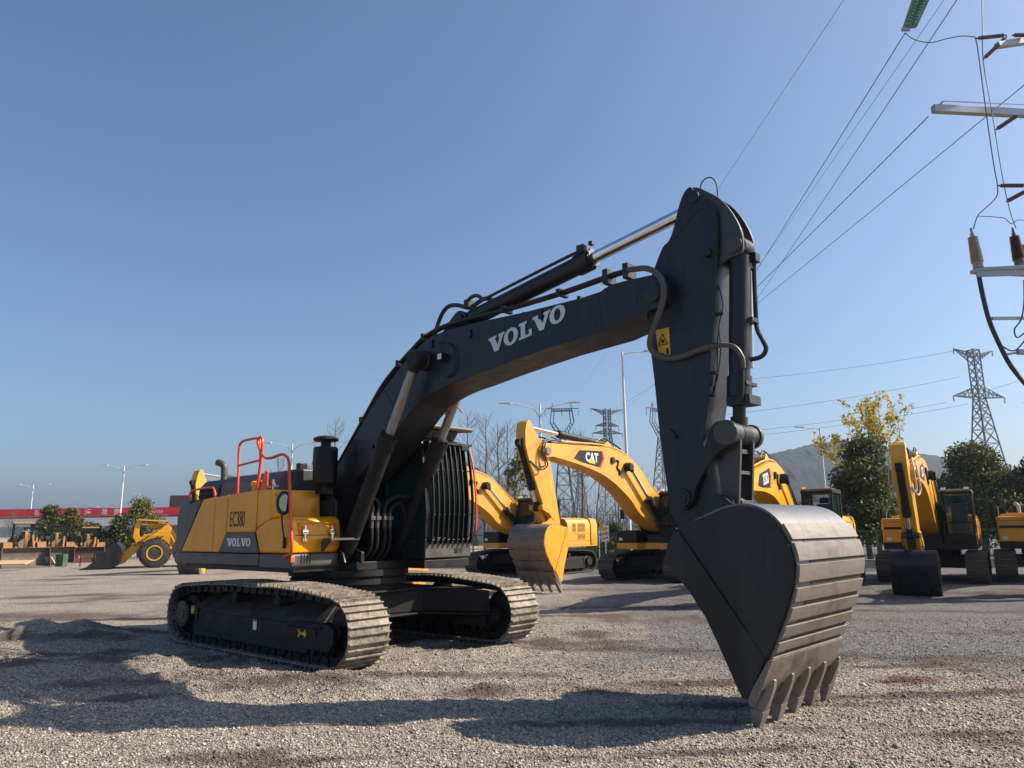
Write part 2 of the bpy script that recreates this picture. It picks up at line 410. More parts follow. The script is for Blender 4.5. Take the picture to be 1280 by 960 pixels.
def groundmat():
    m, nt, b = newmat('gravel'); L = nt.links.new
    pos = geo_pos(nt)
    def vor(scale, feat='F1'):
        v = N(nt, 'ShaderNodeTexVoronoi', feature=feat); v.inputs['Scale'].default_value = scale; L(pos, v.inputs['Vector']); return v
    v1 = vor(46); v2 = vor(105)
    # random tone per stone
    def ramp(src, stops):
        r = N(nt, 'ShaderNodeValToRGB'); e = r.color_ramp.elements
        while len(e) < len(stops): e.new(.5)
        for i, (p, c) in enumerate(stops): e[i].position = p; e[i].color = (*c, 1)
        L(src, r.inputs[0]); return r.outputs[0]
    s1 = N(nt, 'ShaderNodeSeparateColor'); L(v1.outputs['Color'], s1.inputs[0])
    s2 = N(nt, 'ShaderNodeSeparateColor'); L(v2.outputs['Color'], s2.inputs[0])
    beige = [(0, (.055, .046, .039)), (.20, (.24, .20, .162)), (.5, (.50, .43, .35)), (1, (.80, .71, .60))]
    blue = [(0, (.04, .04, .044)), (.3, (.12, .12, .128)), (.65, (.25, .248, .255)), (1, (.52, .51, .51))]
    cb = mixc(nt, .5, ramp(s1.outputs[0], beige), ramp(s2.outputs[0], beige))
    cg = mixc(nt, .5, ramp(s1.outputs[0], blue), ramp(s2.outputs[1], blue))
    # shade between the stones put into the colour, as dark fines in the gaps
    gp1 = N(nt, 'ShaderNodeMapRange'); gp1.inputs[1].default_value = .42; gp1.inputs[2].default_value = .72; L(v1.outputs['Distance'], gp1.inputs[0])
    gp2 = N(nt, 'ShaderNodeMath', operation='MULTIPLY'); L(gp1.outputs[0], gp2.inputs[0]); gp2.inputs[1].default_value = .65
    # blue-grey delivery of gravel on the right and behind
    sep = N(nt, 'ShaderNodeSeparateXYZ'); L(pos, sep.inputs[0])
    nz = N(nt, 'ShaderNodeTexNoise'); nz.inputs['Scale'].default_value = .35; nz.inputs['Detail'].default_value = 5; L(pos, nz.inputs['Vector'])
    def mth(op, a, bb):
        n = N(nt, 'ShaderNodeMath', operation=op)
        for i, v in enumerate((a, bb)):
            if isinstance(v, (int, float)): n.inputs[i].default_value = v
            else: L(v, n.inputs[i])
        return n.outputs[0]
    za = N(nt, 'ShaderNodeAttribute', attribute_name='zone'); zs_ = N(nt, 'ShaderNodeSeparateColor'); L(za.outputs['Color'], zs_.inputs[0])
    base = mixc(nt, zs_.outputs[1], cb, cg)
    # damp brown earth showing through in patches
    mp = N(nt, 'ShaderNodeMapping'); mp.inputs['Scale'].default_value = (.5, 1.1, 1); mp.inputs['Rotation'].default_value = (0, 0, .3); L(pos, mp.inputs[0])
    fs, _ = noise_fac(nt, .8, 8, .52, .68, mp.outputs[0], .72)
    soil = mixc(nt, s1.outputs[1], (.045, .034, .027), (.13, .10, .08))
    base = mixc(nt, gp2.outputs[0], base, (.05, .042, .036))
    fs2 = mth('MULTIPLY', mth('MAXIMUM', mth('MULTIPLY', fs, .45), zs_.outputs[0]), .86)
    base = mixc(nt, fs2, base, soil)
    ft, _ = noise_fac(nt, .18, 4, .35, .7, pos)
    base = mixc(nt, mth('MULTIPLY', ft, .30), base, mixc(nt, .5, base, (.30, .26, .215)))
    L(base, b.inputs['Base Color']); b.inputs['Roughness'].default_value = .93; b.inputs['Specular IOR Level'].default_value = .2
    h = mth('ADD', mth('MULTIPLY', v1.outputs['Distance'], -1.0), mth('MULTIPLY', v2.outputs['Distance'], -.6))
    n3 = N(nt, 'ShaderNodeTexNoise'); n3.inputs['Scale'].default_value = 9; n3.inputs['Detail'].default_value = 6; L(pos, n3.inputs['Vector'])
    h = mth('ADD', h, mth('MULTIPLY', n3.outputs[0], 1.2))
    bp = N(nt, 'ShaderNodeBump'); bp.inputs['Strength'].default_value = .9; bp.inputs['Distance'].default_value = .035
    L(h, bp.inputs['Height']); L(bp.outputs[0], b.inputs['Normal'])
    return m
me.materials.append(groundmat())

def stones(name, n, region, smin, smax, seed, dens=None):
    rg = np.random.default_rng(seed)
    base = np.array([(1, 0, 0), (-1, 0, 0), (0, 1, 0), (0, -1, 0), (0, 0, 1), (0, 0, -1)], float)
    tri = np.array([(0, 2, 4), (2, 1, 4), (1, 3, 4), (3, 0, 4), (2, 0, 5), (1, 2, 5), (3, 1, 5), (0, 3, 5)])
    x0, x1, y0, y1 = region
    u = rg.random(n); Y = y0 * (y1 / y0) ** u; X = (rg.random(n) * (x1 - x0) + x0) * (Y / y1) if region[0] < -5 else rg.random(n) * (x1 - x0) + x0
    s = smin * (smax / smin) ** (rg.random(n) ** 2.2)
    V = np.zeros((n, 6, 3))
    jit = 1 + (rg.random((n, 6, 3)) - .5) * .7
    V = base[None] * jit * (s[:, None, None]) * np.array([1, 1, .7]) * (.7 + .6 * rg.random((n, 1, 3)))
    V += (rg.random((n, 6, 3)) - .5) * s[:, None, None] * .5
    a = rg.random(n) * 2 * pi; c, si = np.cos(a), np.sin(a)
    Vx = V[..., 0] * c[:, None] - V[..., 1] * si[:, None]; Vy = V[..., 0] * si[:, None] + V[..., 1] * c[:, None]
    Z = np.array([ground_height(x, y) for x, y in zip(X, Y)])
    W = np.stack([Vx + X[:, None], Vy + Y[:, None], V[..., 2] + (Z + s * .15)[:, None]], -1).reshape(-1, 3)
    T = (tri[None] + 6 * np.arange(n)[:, None, None]).reshape(-1)
    me = bpy.data.meshes.new(name); me.vertices.add(len(W)); me.vertices.foreach_set('co', W.ravel())
    me.loops.add(len(T)); me.loops.foreach_set('vertex_index', T.astype(np.int32))
    nf = len(T) // 3; me.polygons.add(nf); me.polygons.foreach_set('loop_start', np.arange(0, 3 * nf, 3, dtype=np.int32)); me.polygons.foreach_set('loop_total', np.full(nf, 3, dtype=np.int32))
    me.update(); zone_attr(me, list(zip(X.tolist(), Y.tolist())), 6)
    o = bpy.data.objects.new(name, me); COL.objects.link(o); return o
def stonemat():
    m, nt, b = newmat('loose_stone')
    g = N(nt, 'ShaderNodeNewGeometry'); r = N(nt, 'ShaderNodeValToRGB'); e = r.color_ramp.elements
    for i in range(3): e.new(.5)
    for i, (p, c) in enumerate([(0, (.12, .10, .085)), (.3, (.20, .17, .145)), (.6, (.32, .28, .235)), (.85, (.42, .37, .315)), (1, (.56, .51, .44))]): e[i].position = p; e[i].color = (*c, 1)
    nt.links.new(g.outputs['Random Per Island'], r.inputs[0]); b.inputs['Roughness'].default_value = .9
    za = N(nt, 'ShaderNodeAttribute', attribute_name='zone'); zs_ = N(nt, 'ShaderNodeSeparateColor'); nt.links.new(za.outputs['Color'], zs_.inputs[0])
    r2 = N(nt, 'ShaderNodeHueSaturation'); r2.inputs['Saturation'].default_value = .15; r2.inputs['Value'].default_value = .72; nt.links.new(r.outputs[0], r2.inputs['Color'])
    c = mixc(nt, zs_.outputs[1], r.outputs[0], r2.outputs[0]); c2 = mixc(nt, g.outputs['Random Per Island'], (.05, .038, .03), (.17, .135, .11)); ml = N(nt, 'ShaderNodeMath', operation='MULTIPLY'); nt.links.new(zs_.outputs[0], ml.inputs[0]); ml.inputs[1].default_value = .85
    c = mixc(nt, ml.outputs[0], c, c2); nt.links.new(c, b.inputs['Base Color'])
    return m
st = stones('loose_gravel', 170000, (-11, 11, 4.6, 15), .0045, .019, 3); st.data.materials.append(stonemat()); tag(st, 'loose crushed stones lying over the gravel yard', 'gravel', kind='stuff')

bs_ = stones('scattered_rocks', 120, (-10, 10, 4.9, 15), .022, .042, 12); bs_.data.materials.append(st.data.materials[0]); tag(bs_, 'larger broken stones scattered thinly over the gravel', 'stones', kind='stuff')
# ------------------------------------------------------------------ tracks shared by every excavator
def track_path(prof):
    """closed polyline -> evenly spaced points"""
    P = [Vector((p[0], 0, p[1])) for p in prof]; P.append(P[0])
    return P
def oval(L, h, sag=True, zt=0.):
    """outer line of a track seen from the side (x, z)"""
    r = h * .46; pts = []
    xf = L / 2 - r; xb = -L / 2 + r
    for i in range(13):                       # front, from bottom to top
        w = -pi / 2 + pi * i / 12; pts.append((xf + r * cos(w), r + r * sin(w)))
    if sag: mid = [(.6 * xf, h * .985), (.33 * xf, h), (0, h * .985), (-.22 * abs(xb), h), (-.6 * abs(xb), h * .975)]
    else: mid = [(.5 * xf, h * .97), (-.5 * abs(xb), h * .97)]
    pts += mid
    for i in range(13):
        w = pi / 2 + pi * i / 12; pts.append((xb + r * cos(w), r + r * sin(w)))
    return pts
def resample(pts, step):
    P = [Vector((p[0], 0, p[1])) for p in pts] + [Vector((pts[0][0], 0, pts[0][1]))]
    L = sum((P[i + 1] - P[i]).length for i in range(len(P) - 1)); n = int(round(L / step)); st = L / n
    out = []; d = 0; i = 0; acc = 0
    for k in range(n):
        t = k * st
        while acc + (P[i + 1] - P[i]).length < t: acc += (P[i + 1] - P[i]).length; i += 1
        q = P[i].lerp(P[i + 1], (t - acc) / (P[i + 1] - P[i]).length); tg = (P[i + 1] - P[i]).normalized(); out.append((q, tg))
    return out, st
def make_track(parent, y0, y1, L, h, detail=True, mbelt='belt', side=-1, frame_mat='frame', z0=0.):
    """y0..y1 the width, side -1: outside is at y0"""
    yc = (y0 + y1) / 2; w = abs(y1 - y0)
    shoes, pitch = resample(oval(L, h), .216 if detail else .22)
    mb = MB(); chain = MB()
    for k, (q, tg) in enumerate(shoes):
        nx_, _ = shoes[(k + 1) % len(shoes)]; mid = (q + nx_) / 2; t = (nx_ - q).normalized()
        nrm = Vector((t.z, 0, -t.x))          # outward
        R = Matrix((t, Vector((0, 1, 0)), nrm)).transposed()
        j = random.uniform(-.006, .006)
        def pt(a, b, c): return mid + Vector((0, yc + b + j, z0)) + t * a + nrm * c
        mb.box(pt(0, 0, -.052), (pitch * .94, w, .018), R)
        if detail:
            for a in (-pitch * .38, pitch * .12):
                mb.box(pt(a, 0, -.025), (.019, w, .042), R)
            chain.box(pt(0, -.15, -.115), (pitch * .80, .05, .11), R); chain.box(pt(0, .15, -.115), (pitch * .80, .05, .11), R); chain.cyl(pt(pitch * .5, -.2, -.125), pt(pitch * .5, .2, -.125), .035, n=8)
            for b in (-w * .36, w * .36): chain.cyl(pt(0, b - .012, -.075), pt(0, b + .012, -.075), .02, n=6)
            for b in (-.17, .17, ): chain.cyl(pt(-pitch * .25, b, -.07), pt(-pitch * .25, b, -.055), .016, n=6)
        else:
            for a in (-pitch * .38, 0): mb.box(pt(a, 0, -.022), (.025, w, .045), R)
            chain.box(pt(0, 0, -.105), (pitch * .95, .22, .085), R)
    belt = mb.build('track_belt', mbelt, parent, smooth=0)
    chain.build('track_chain', 'frame', belt, smooth=0)
    # frame beam
    xf = L / 2 - h * .46; xb = -xf; s = side; fo = yc + s * w * .38
    fr = MB()
    fr.prism([(xb + .50, .25), (xf - .62, .25), (xf - .62, .565), (xb + .55, .565)], fo, yc - s * w * .30)          # box beam
    fr.prism([(xb + .50, .20), (xf - .55, .20), (xf - .55, .27), (xb + .5, .27)], fo + s * .03, fo - s * .1)       # bottom flange
    fr.prism([(xb + .42, .22), (xb + .50, .22), (xb + .50, .60), (xb + .42, .60)], fo + s * .012, yc - s * w * .3)
    # front fork guarding the idler
    fr.prism([(xf - .95, .26), (xf - .1, .25), (xf + .02, .36), (xf + .02, .54), (xf - .10, .60), (xf - .95, .60)], fo + s * .02, fo - s * .05)
    fr.prism([(xf - .95, .30), (xf - .1, .30), (xf + .08, .40), (xf + .08, .56), (xf - .95, .68)], yc - s * w * .34, yc - s * w * .26)
    fo2 = fr.build('track_frame', frame_mat, parent, bevel=.008 if detail else 0)
    # roofed top of the beam
    tp = MB(); tp.prism([(fo - s * .01, .57), (yc - s * w * .30, .86), (yc - s * w * .30, .57)], xb + .18, xf - .55, 'x'); tp.b6(xb - .34, xb + .5, min(yc - s * .12, yc - s * w * .46), max(yc - s * .12, yc - s * w * .46), .16, .90); 
    tp.build('top_cover', 'cover' if detail else 'frame', fo2)
    if detail:
        tp2 = MB(); tp2.prism([(xf - .90, .43), (xf - .35, .43), (xf - .35, .53), (xf - .90, .53)], fo + s * .022, fo + s * .035)
        tp2.tube([(xf - 1.0, fo + s * .03, .555), (xf - .25, fo + s * .03, .55)], .02, smooth=1)
        tp2.build('grease_cover', frame_mat, fo2, bevel=.004)
    # sprocket
    sp = MB(); r = h * .46 - .16
    teeth = 22; poly = []
    for i in range(teeth * 2):
        rr = r + (.03 if i % 2 == 0 else -.025); w_ = 2 * pi * i / (teeth * 2); poly.append((xb + rr * cos(w_), h * .46 + rr * sin(w_)))
    sp.prism(poly, yc - .03, yc + .03)
    sp.lathe([(r * .92, 0), (r * .92, .06), (r * .62, .10), (r * .62, .16), (r * .58, .19)] if s > 0 else [(r * .58, -.22), (r * .62, -.19), (r * .62, -.10), (r * .92, -.06), (r * .92, 0)], (xb, yc + s * .05, h * .46), 'y', 26)
    so = sp.build('sprocket', frame_mat, parent, bevel=.004 if detail else 0)
    if detail:
        hub = MB(); yo = yc + s * .28
        pl = []
        for i in range(48):
            rr = .20 + (.008 if i % 2 else 0); w_ = 2 * pi * i / 48; pl.append((xb + rr * cos(w_), h * .46 + rr * sin(w_)))
        hub.prism(pl, yo, yo - s * .03); hub.cyl((xb, yo, h * .46), (xb, yo + s * .012, h * .46), .08, n=20)
        for i in range(20): 
            w_ = 2 * pi * i / 20; c = (xb + .165 * cos(w_), yo, h * .46 + .165 * sin(w_)); hub.cyl(c, (c[0], yo + s * .015, c[2]), .012, n=6)
        hub.build('drive_hub', 'grey', so, smooth=30)
    idl = MB(); idl.lathe([(r * .5, -.07), (r * 1.0, -.06), (r * 1.0, .06), (r * .5, .07)], (xf, yc, h * .46), 'y', 28); idl.cyl((xf, yc - w * .3, h * .46), (xf, yc + w * .3, h * .46), .08)
    idl.build('idler_wheel', frame_mat, parent)
    nr = 9 if detail else 7
    for i in range(nr):
        x = xb + .45 + (xf - xb - .9) * i / (nr - 1); ro = MB()
        ro.lathe([(.07, -.2), (.12, -.19), (.12, -.07), (.09, -.05), (.09, .05), (.12, .07), (.12, .19), (.07, .2)], (x, yc, .225), 'y', 16)
        ro.cyl((x, yc - .26, .225), (x, yc + .26, .225), .05, n=10)
        ro.build('bottom_roller', frame_mat, parent)
    for x in (-.6, .62):
        ro = MB(); ro.lathe([(.04, -.17), (.085, -.16), (.085, -.05), (.07, .05), (.085, .16), (.04, .17)], (x * L / 5.2, yc + s * .02, h - .245), 'y', 16)
        if detail: 
            for i in range(6): ro.cyl((x * L / 5.2 + .05 * cos(i * pi / 3), yc + s * .18, h - .245 + .05 * sin(i * pi / 3)), (x * L / 5.2 + .05 * cos(i * pi / 3), yc + s * .2, h - .245 + .05 * sin(i * pi / 3)), .01, n=6)
        ro.cyl((x * L / 5.2, yc + s * .05, h - .245), (x * L / 5.2, yc - s * .2, .66), .035, n=8)
        ro.build('carrier_roller', frame_mat, parent)
    return belt, fo2

# ================================================================== the big excavator
O3 = Vector((-2.767, 12.894, 0)); AU, AT = -0.750, -0.727
EX = empty('crawler_excavator', O3, AU)
tag(EX, 'large dark grey and yellow crawler excavator in the foreground, toothed bucket down on the gravel', 'excavator')
UC = AT - AU
# undercarriage parts are turned a little against the upper structure
class Rot:
    def __enter__(s): s.n0 = set(bpy.data.objects); return s
    def __exit__(s, *a):
        for o in bpy.data.objects:
            if o not in s.n0 and o.parent == EX: o.rotation_euler = (0, 0, UC)
with Rot():
    belt, fr = make_track(EX, -1.853, -1.198, 5.22, 1.07, True, side=-1, z0=.01)
    for (x, z, w, h) in ((-1.79, .575, .10, .12), (1.22, .47, .05, .12)):
        MB().b6(x - w / 2, x + w / 2, -1.782, -1.778, z - h / 2, z + h / 2).build('yellow_sticker', 'yelsign', fr, smooth=0)
    MB().b6(.12, .22, -1.782, -1.778, .40, .55).build('white_sticker', 'white', fr, smooth=0)
    MB().b6(.12, .22, -1.786, -1.782, .52, .55).build('red_stripe', 'red', fr, smooth=0)
    a = MB(); a.prism([(1.42, .47), (1.50, .47), (1.50, .51), (1.56, .45), (1.50, .39), (1.50, .43), (1.42, .43)], -1.812, -1.808); a.prism([(1.34, .40), (1.38, .45), (1.34, .50), (1.38, .50), (1.415, .45), (1.38, .40)], -1.812, -1.808)
    a.build('arrow_sticker', 'yelsign', fr, smooth=0)
    MB().cyl((.34, -1.78, .46), (.34, -1.77, .46), .055, n=16).build('drain_hole', 'black', fr)
    make_track(EX, 1.198, 1.853, 5.22, 1.07, True, side=1, z0=.01)
    # inner guards of the far track frame, visible between the tracks
    g = MB(); g.b6(1.15, 2.0, 1.205, 1.23, .28, .62); g.b6(1.20, 1.95, 1.195, 1.205, .33, .40); g.build('frame_guard', 'frame', EX, bevel=.01)
    # X-shaped centre frame
    c = MB()
    c.prism([(-.95, -1.2), (.95, -1.2), (1.0, -.75), (.85, -.2), (.85, .2), (1.0, .75), (2.05, 1.25), (-1.7, 1.25), (-.95, .7), (-.85, 0), (-.95, -.7)], .50, .84, 'z')
    c.prism([(-1.2, -1.25), (1.9, -1.25), (1.0, -.70), (1.0, .70), (1.9, 1.25), (-1.5, 1.25)], .845, .875, 'z')
    c.prism([(-1.4, -1.25), (2.0, -1.25), (1.05, -.65), (1.05, .65), (2.1, 1.25), (-1.6, 1.25)], .46, .49, 'z')
    c.build('centre_frame', 'frame', EX, bevel=.01)
sr = MB(); sr.lathe([(.78, .88), (.86, .88), (.86, .97), (.95, .975), (.95, 1.06), (.90, 1.065), (.90, 1.10), (.98, 1.105), (.98, 1.20), (.8, 1.2)], n=56)
for i in range(40):
    w = 2 * pi * i / 40; sr.cyl((.915 * cos(w), .915 * sin(w), .965), (.915 * cos(w), .915 * sin(w), 1.085), .018, n=6)
sr.build('swing_ring', 'frame', EX, smooth=30)
# upper frame
p = MB()
p.prism([(-3.0, -1.42), (.60, -1.42), (.60, -.62), (.92, -.5), (.92, .45), (1.40, .45), (1.40, 1.43), (-3.0, 1.43)], 1.20, 1.33, 'z')
p.build('platform_frame', 'black', EX, bevel=.01)
p = MB()
for y in (-.42, .42):
    p.prism([(-1.2, 1.33), (.95, 1.33), (.95, 1.48), (.45, 1.62), (.15, 2.1), (-.1, 2.32), (-.35, 2.25), (-.6, 1.95), (-1.2, 1.75)], y - .03, y + .03)
p.b6(-1.2, -.5, -.39, .39, 1.33, 1.9)
for y in (-.55, .55):
    p.cyl((.62, y - .13, 1.42), (.62, y + .13, 1.42), .12)
    p.prism([(.40, 1.33), (.85, 1.33), (.78, 1.47), (.66, 1.55), (.5, 1.5)], y - .13, y - .10)
    p.prism([(.40, 1.33), (.85, 1.33), (.78, 1.47), (.66, 1.55), (.5, 1.5)], y + .10, y + .13)
p.build('boom_bracket', 'navy', EX, bevel=.006)
pin = MB(); pin.cyl((-.12, -.5, 2.1), (-.12, .5, 2.1), .1); pin.build('boom_foot_pin', 'navy', EX, bevel=.005)
# counterweight (rounded plan)
cw = MB()
def cwring(z, k):
    pts = [(-3.0, -1.475 * k)]
    for i in range(9):
        w = i / 8 * pi / 2; pts.append((-3.28 - .30 * sin(w) * k, -1.475 * k + .34 * (1 - cos(w))))
    pts += [(-3.66 * k - .04, -.6), (-3.72 * k, 0), (-3.66 * k - .04, .6)]
    for i in range(9):
        w = pi / 2 - i / 8 * pi / 2; pts.append((-3.28 - .30 * sin(w) * k, 1.475 * k - .34 * (1 - cos(w))))
    pts += [(-3.0, 1.475 * k)]; return [(a, b, z) for a, b in pts]
rs = [cwring(1.24, .965), cwring(1.30, .995), cwring(1.5, 1.0), cwring(2.2, 1.0), cwring(2.33, .99), cwring(2.40, .955)]
V = sum(rs, []); n_ = len(rs[0]); Fc = [tuple(range(n_))[::-1], tuple(range(5 * n_, 6 * n_))]
for j in range(5):
    for i in range(n_): Fc.append((j * n_ + i, j * n_ + (i + 1) % n_, (j + 1) * n_ + (i + 1) % n_, (j + 1) * n_ + i))
cw.add(V, Fc); cw.build('counterweight', 'hood', EX, smooth=40)
YS = -1.49
# side body: grey skirt, yellow doors, dark rear flash
sk = MB(); sk.prism([(-3.30, 1.27), (-.30, 1.27), (-.30, 1.475), (-3.30, 1.475)], YS, YS + .3); sk.build('side_skirt', 'grey', EX, bevel=.03, seg=3)
# rear engine door with its diagonal two-colour split
top = lambda x: 2.36 + .10 * (x + 3.3) / 2.0 if x < -1.3 else 2.46
bd = MB(); bd.prism([(-3.36, 1.485), (-3.12, 1.485), (-2.38, top(-2.38)), (-2.5, 2.37), (-3.28, 2.30), (-3.36, 2.1)], YS, YS + .5); bd.build('corner_panel', 'grey', EX, bevel=.02, seg=3)
bd = MB(); bd.prism([(-3.11, 1.485), (-1.885, 1.485), (-1.885, 2.405), (-2.10, 2.405), (-2.36, 2.385)], YS, YS + .5); d1 = bd.build('side_door', 'yellow', EX, bevel=.018, seg=3)
MB().b6(-2.13, -2.03, YS - .004, YS, 1.84, 1.97).build('door_handle', 'yellow', d1, bevel=.002)
bd = MB(); bd.prism([(-1.87, 1.485), (-1.66, 1.485), (-1.42, 1.81), (-1.42, 2.43), (-1.87, 2.41)], YS, YS + .5); bd.build('side_door', 'yellow', EX, bevel=.012, seg=3)
bd = MB(); bd.prism([(-1.405, 1.81), (-.47, 1.81), (-.44, 1.86), (-.43, 2.47), (-1.405, 2.43)], YS, YS + .5); d3 = bd.build('side_door', 'yellow', EX, bevel=.012, seg=3)
bd = MB(); bd.prism([(-1.65, 1.485), (-.30, 1.485), (-.465, 1.80), (-1.415, 1.80)], YS - .002, YS + .5); d4 = bd.build('name_panel', 'grey', EX, bevel=.006)
slab_word('VOLVO', 'brand_lettering', 'white', d4, (-1.36, YS - .003, 1.585), (1, 0, 0), (0, 0, 1), .13, .80)
text_polys('EC380', 'model_lettering', 'black', d3, (-1.30, YS - .004, 1.90), (1, 0, 0), (0, 0, 1), .25, width=.50, bold=-.005)
# front upper box (fuel tank) with yellow cover
ft = MB(); ft.prism([(-.42, 1.87), (-.06, 1.98), (.02, 2.02), (-.02, 2.46), (-.42, 2.475)], YS, -.60); ft = ft.build('fuel_tank_cover', 'yellow', EX, bevel=.03, seg=3)
for y in (-1.38, -.72):
    for z in (2.12, 2.38): MB().cyl((-.005, y, z), (.015, y, z), .022, n=10).build('cover_bolt', 'galv', ft)
tk = MB(); tk.b6(-1.4, -.43, -1.45, -.60, 1.5, 2.44); tk.build('fuel_tank', 'yellow', EX, bevel=.02)
tb = MB(); tb.prism([(-.29, 1.485), (.62, 1.485), (.64, 1.72), (.60, 1.98), (.50, 2.03), (-.05, 2.00), (-.41, 1.86), (-.44, 1.80)], YS, -.62); tb = tb.build('tool_box', 'yellow', EX, bevel=.035, seg=3)
MB().b6(.620, .640, -1.42, -.68, 1.745, 1.755).build('lid_gap', 'black', tb)
rg = MB(); rg.b6(.628, .640, -1.36, -.72, 1.925, 1.945); rg.b6(.634, .646, -1.36, -1.34, 1.80, 1.925); rg.b6(.634, .646, -.74, -.72, 1.80, 1.925); rg.build('lid_rib', 'yellow', tb, bevel=.003)
for y in (-1.28, -.80):
    l = MB(); l.cyl((.665, y, 1.66), (.665, y, 1.90), .022, n=10); l.box((.66, y, 1.80), (.05, .09, .07)); l.box((.655, y, 1.68), (.04, .07, .05)); l.cyl((.68, y - .05, 1.80), (.68, y + .05, 1.80), .02, n=8); l.build('latch', 'chrome', tb, bevel=.004)
for x, y, z in ((-.30, -1.30, 2.47), (-.15, -.55, 2.50)):
    l = MB(); l.cyl((x, y, z), (x, y, z + .17), .02, n=10); l.box((x, y, z + .09), (.06, .06, .06)); l.build('latch', 'chrome', EX, bevel=.004)
sp = MB(); sp.prism([(-.28, 1.25), (.60, 1.25), (.66, 1.30), (.66, 1.475), (-.28, 1.475)], YS - .002, -.61); sp = sp.build('front_skirt', 'hood', EX, bevel=.03, seg=3)
for i in range(4): MB().box((.662, -1.32 + .05 * i, 1.40), (.01, .022, .13)).build('vent_slot', 'black', sp, bevel=.004)
# step and grab rail
stp = MB(); stp.b6(.68, .92, -.98, -.46, 1.665, 1.70); stp.prism([(.66, 1.50), (.70, 1.50), (.90, 1.665), (.66, 1.665)], -.99, -.96); stp.build('step', 'hood', EX, bevel=.004)
# side mirror
mi = MB(); mi.tube([(.50, -1.50, 1.62), (.52, -1.56, 1.80), (.50, -1.58, 2.0), (.52, -1.60, 2.18)], .014, n=6); mi.lathe([(.01, -.04), (.10, -.03), (.125, 0), (.125, .02)], (.56, -1.60, 2.23), 'x', 20)
mo = mi.build('side_mirror', 'black', EX)
for v in mo.data.vertices:
    if v.co.x > .5 and v.co.z > 2.1 and abs(v.co.y + 1.6) < .2 and abs(v.co.x - .56) < .05: v.co.z = 2.23 + (v.co.z - 2.23) * 1.45
mg = MB(); mg.lathe([(.088, .0), (.088, .006)], (.582, -1.60, 2.23), 'x', 20); mg = mg.build('mirror_glass', 'mirror', mo)
for v in mg.data.vertices: v.co.z = 2.23 + (v.co.z - 2.23) * 1.45
MB().box((.46, -1.50, 1.64), (.06, .03, .16)).build('mirror_bracket', 'black', mo, bevel=.005)
# marker lamp below
MB().box((.665, -1.47, 1.40), (.02, .07, .09)).build('marker_lamp', 'amber', EX, bevel=.008)
# orange rails
def rail(pts, r=.021): return MB().tube(pts, r, n=10, smooth=5).build('handrail', 'orange', EX)
yA = -1.42
rail(xz([(-1.235, 2.43), (-1.25, 2.8), (-1.27, 3.20), (-1.20, 3.31), (-1.05, 3.33), (-.66, 3.33), (-.56, 3.24), (-.53, 2.9), (-.51, 2.47)], yA)); MB().tube(xz([(-1.25, 2.92), (-.53, 2.96)], yA), .019, n=8, smooth=1).build('handrail', 'orange', EX)
rail(xz([(-.40, 2.50), (-.34, 2.85), (-.30, 3.20), (-.36, 3.31), (-.45, 3.28), (-.42, 3.18), (-.22, 2.98), (.0, 2.95), (.32, 2.98), (.50, 2.90), (.55, 2.70), (.60, 2.30), (.66, 1.90), (.72, 1.58), (.66, 1.48), (.52, 1.44)], YS - .03), .023)
rail(xz([(-3.02, 2.38), (-3.10, 2.50), (-2.95, 2.58), (-2.3, 2.60), (-2.14, 2.55), (-2.06, 2.40)], -1.40), .02)
MB().prism([(-.46, 2.48), (-.28, 2.48), (-.28, 2.75), (-.36, 2.78), (-.46, 2.60)], -1.42, -1.39).build('rail_bracket', 'orange', EX, bevel=.006)
for x in (-.98, -.78):
    MB().lathe([(.07, 2.42), (.07, 2.56), (.095, 2.57), (.095, 2.63), (.07, 2.65)], (x, -1.22, 0), 'z', 18).build('filler_cap', 'yellow', EX, smooth=30)
# engine hood
hd = MB(); hd.prism([(-1.22, 2.38), (-1.20, 2.66), (-1.10, 2.78), (-.85, 2.83), (.85, 2.83), (1.15, 2.74), (1.25, 2.38)], -2.30, -.25, 'x'); hd = hd.build('engine_hood', 'hood', EX, bevel=.03, seg=3)
h2 = MB(); h2.prism([(-1.24, 2.36), (-1.23, 2.62), (-1.12, 2.75), (-.85, 2.80), (.85, 2.80), (1.2, 2.70), (1.26, 2.36)], -3.12, -2.31, 'x'); h2 = h2.build('rear_hood', 'navy', EX, bevel=.035, seg=3)
for r_ in range(2):
    for i in range(11): MB().box((-3.02 + .042 * i, -1.247 + r_ * .0, 2.47 + .11 * r_), (.018, .016, .085), Matrix.Rotation(.25, 3, 'Y')).build('louvre', 'black', h2)
wp = MB(); wp.b6(-1.0, -.28, -1.235, -1.16, 2.50, 2.56); wp.build('hood_trim', 'galv', EX, bevel=.02)
lt = MB(); lt.box((-.62, -.6, 2.90), (.12, .16, .12)); lt.cyl((-.62, -.6, 2.82), (-.62, -.6, 2.9), .02); lt.build('work_lamp', 'black', EX, bevel=.02)
ep = MB(); ep.tube([(-2.62, -1.0, 2.72), (-2.62, -1.0, 2.98), (-2.66, -1.03, 3.06), (-2.76, -1.07, 3.10)], .062, n=14, smooth=4); ep.build('exhaust_pipe', 'hood', EX)
# air pre-cleaner beside the boom
pc = MB(); PX, PY = .16, -.64
pc.lathe([(.13, 2.60), (.19, 2.68), (.195, 2.80), (.20, 2.98), (.205, 3.0), (.205, 3.03), (.20, 3.06), (.20, 3.24), (.185, 3.265), (.08, 3.27), (.08, 3.36), (.19, 3.365), (.205, 3.385), (.20, 3.42), (.13, 3.445), (.02, 3.45)], (PX, PY, -.10), 'z', 32)
pc.b6(PX - .1, PX + .1, PY - .1, PY + .1, 2.40, 2.6); pc.build('air_pre_cleaner', 'black', EX, smooth=30)
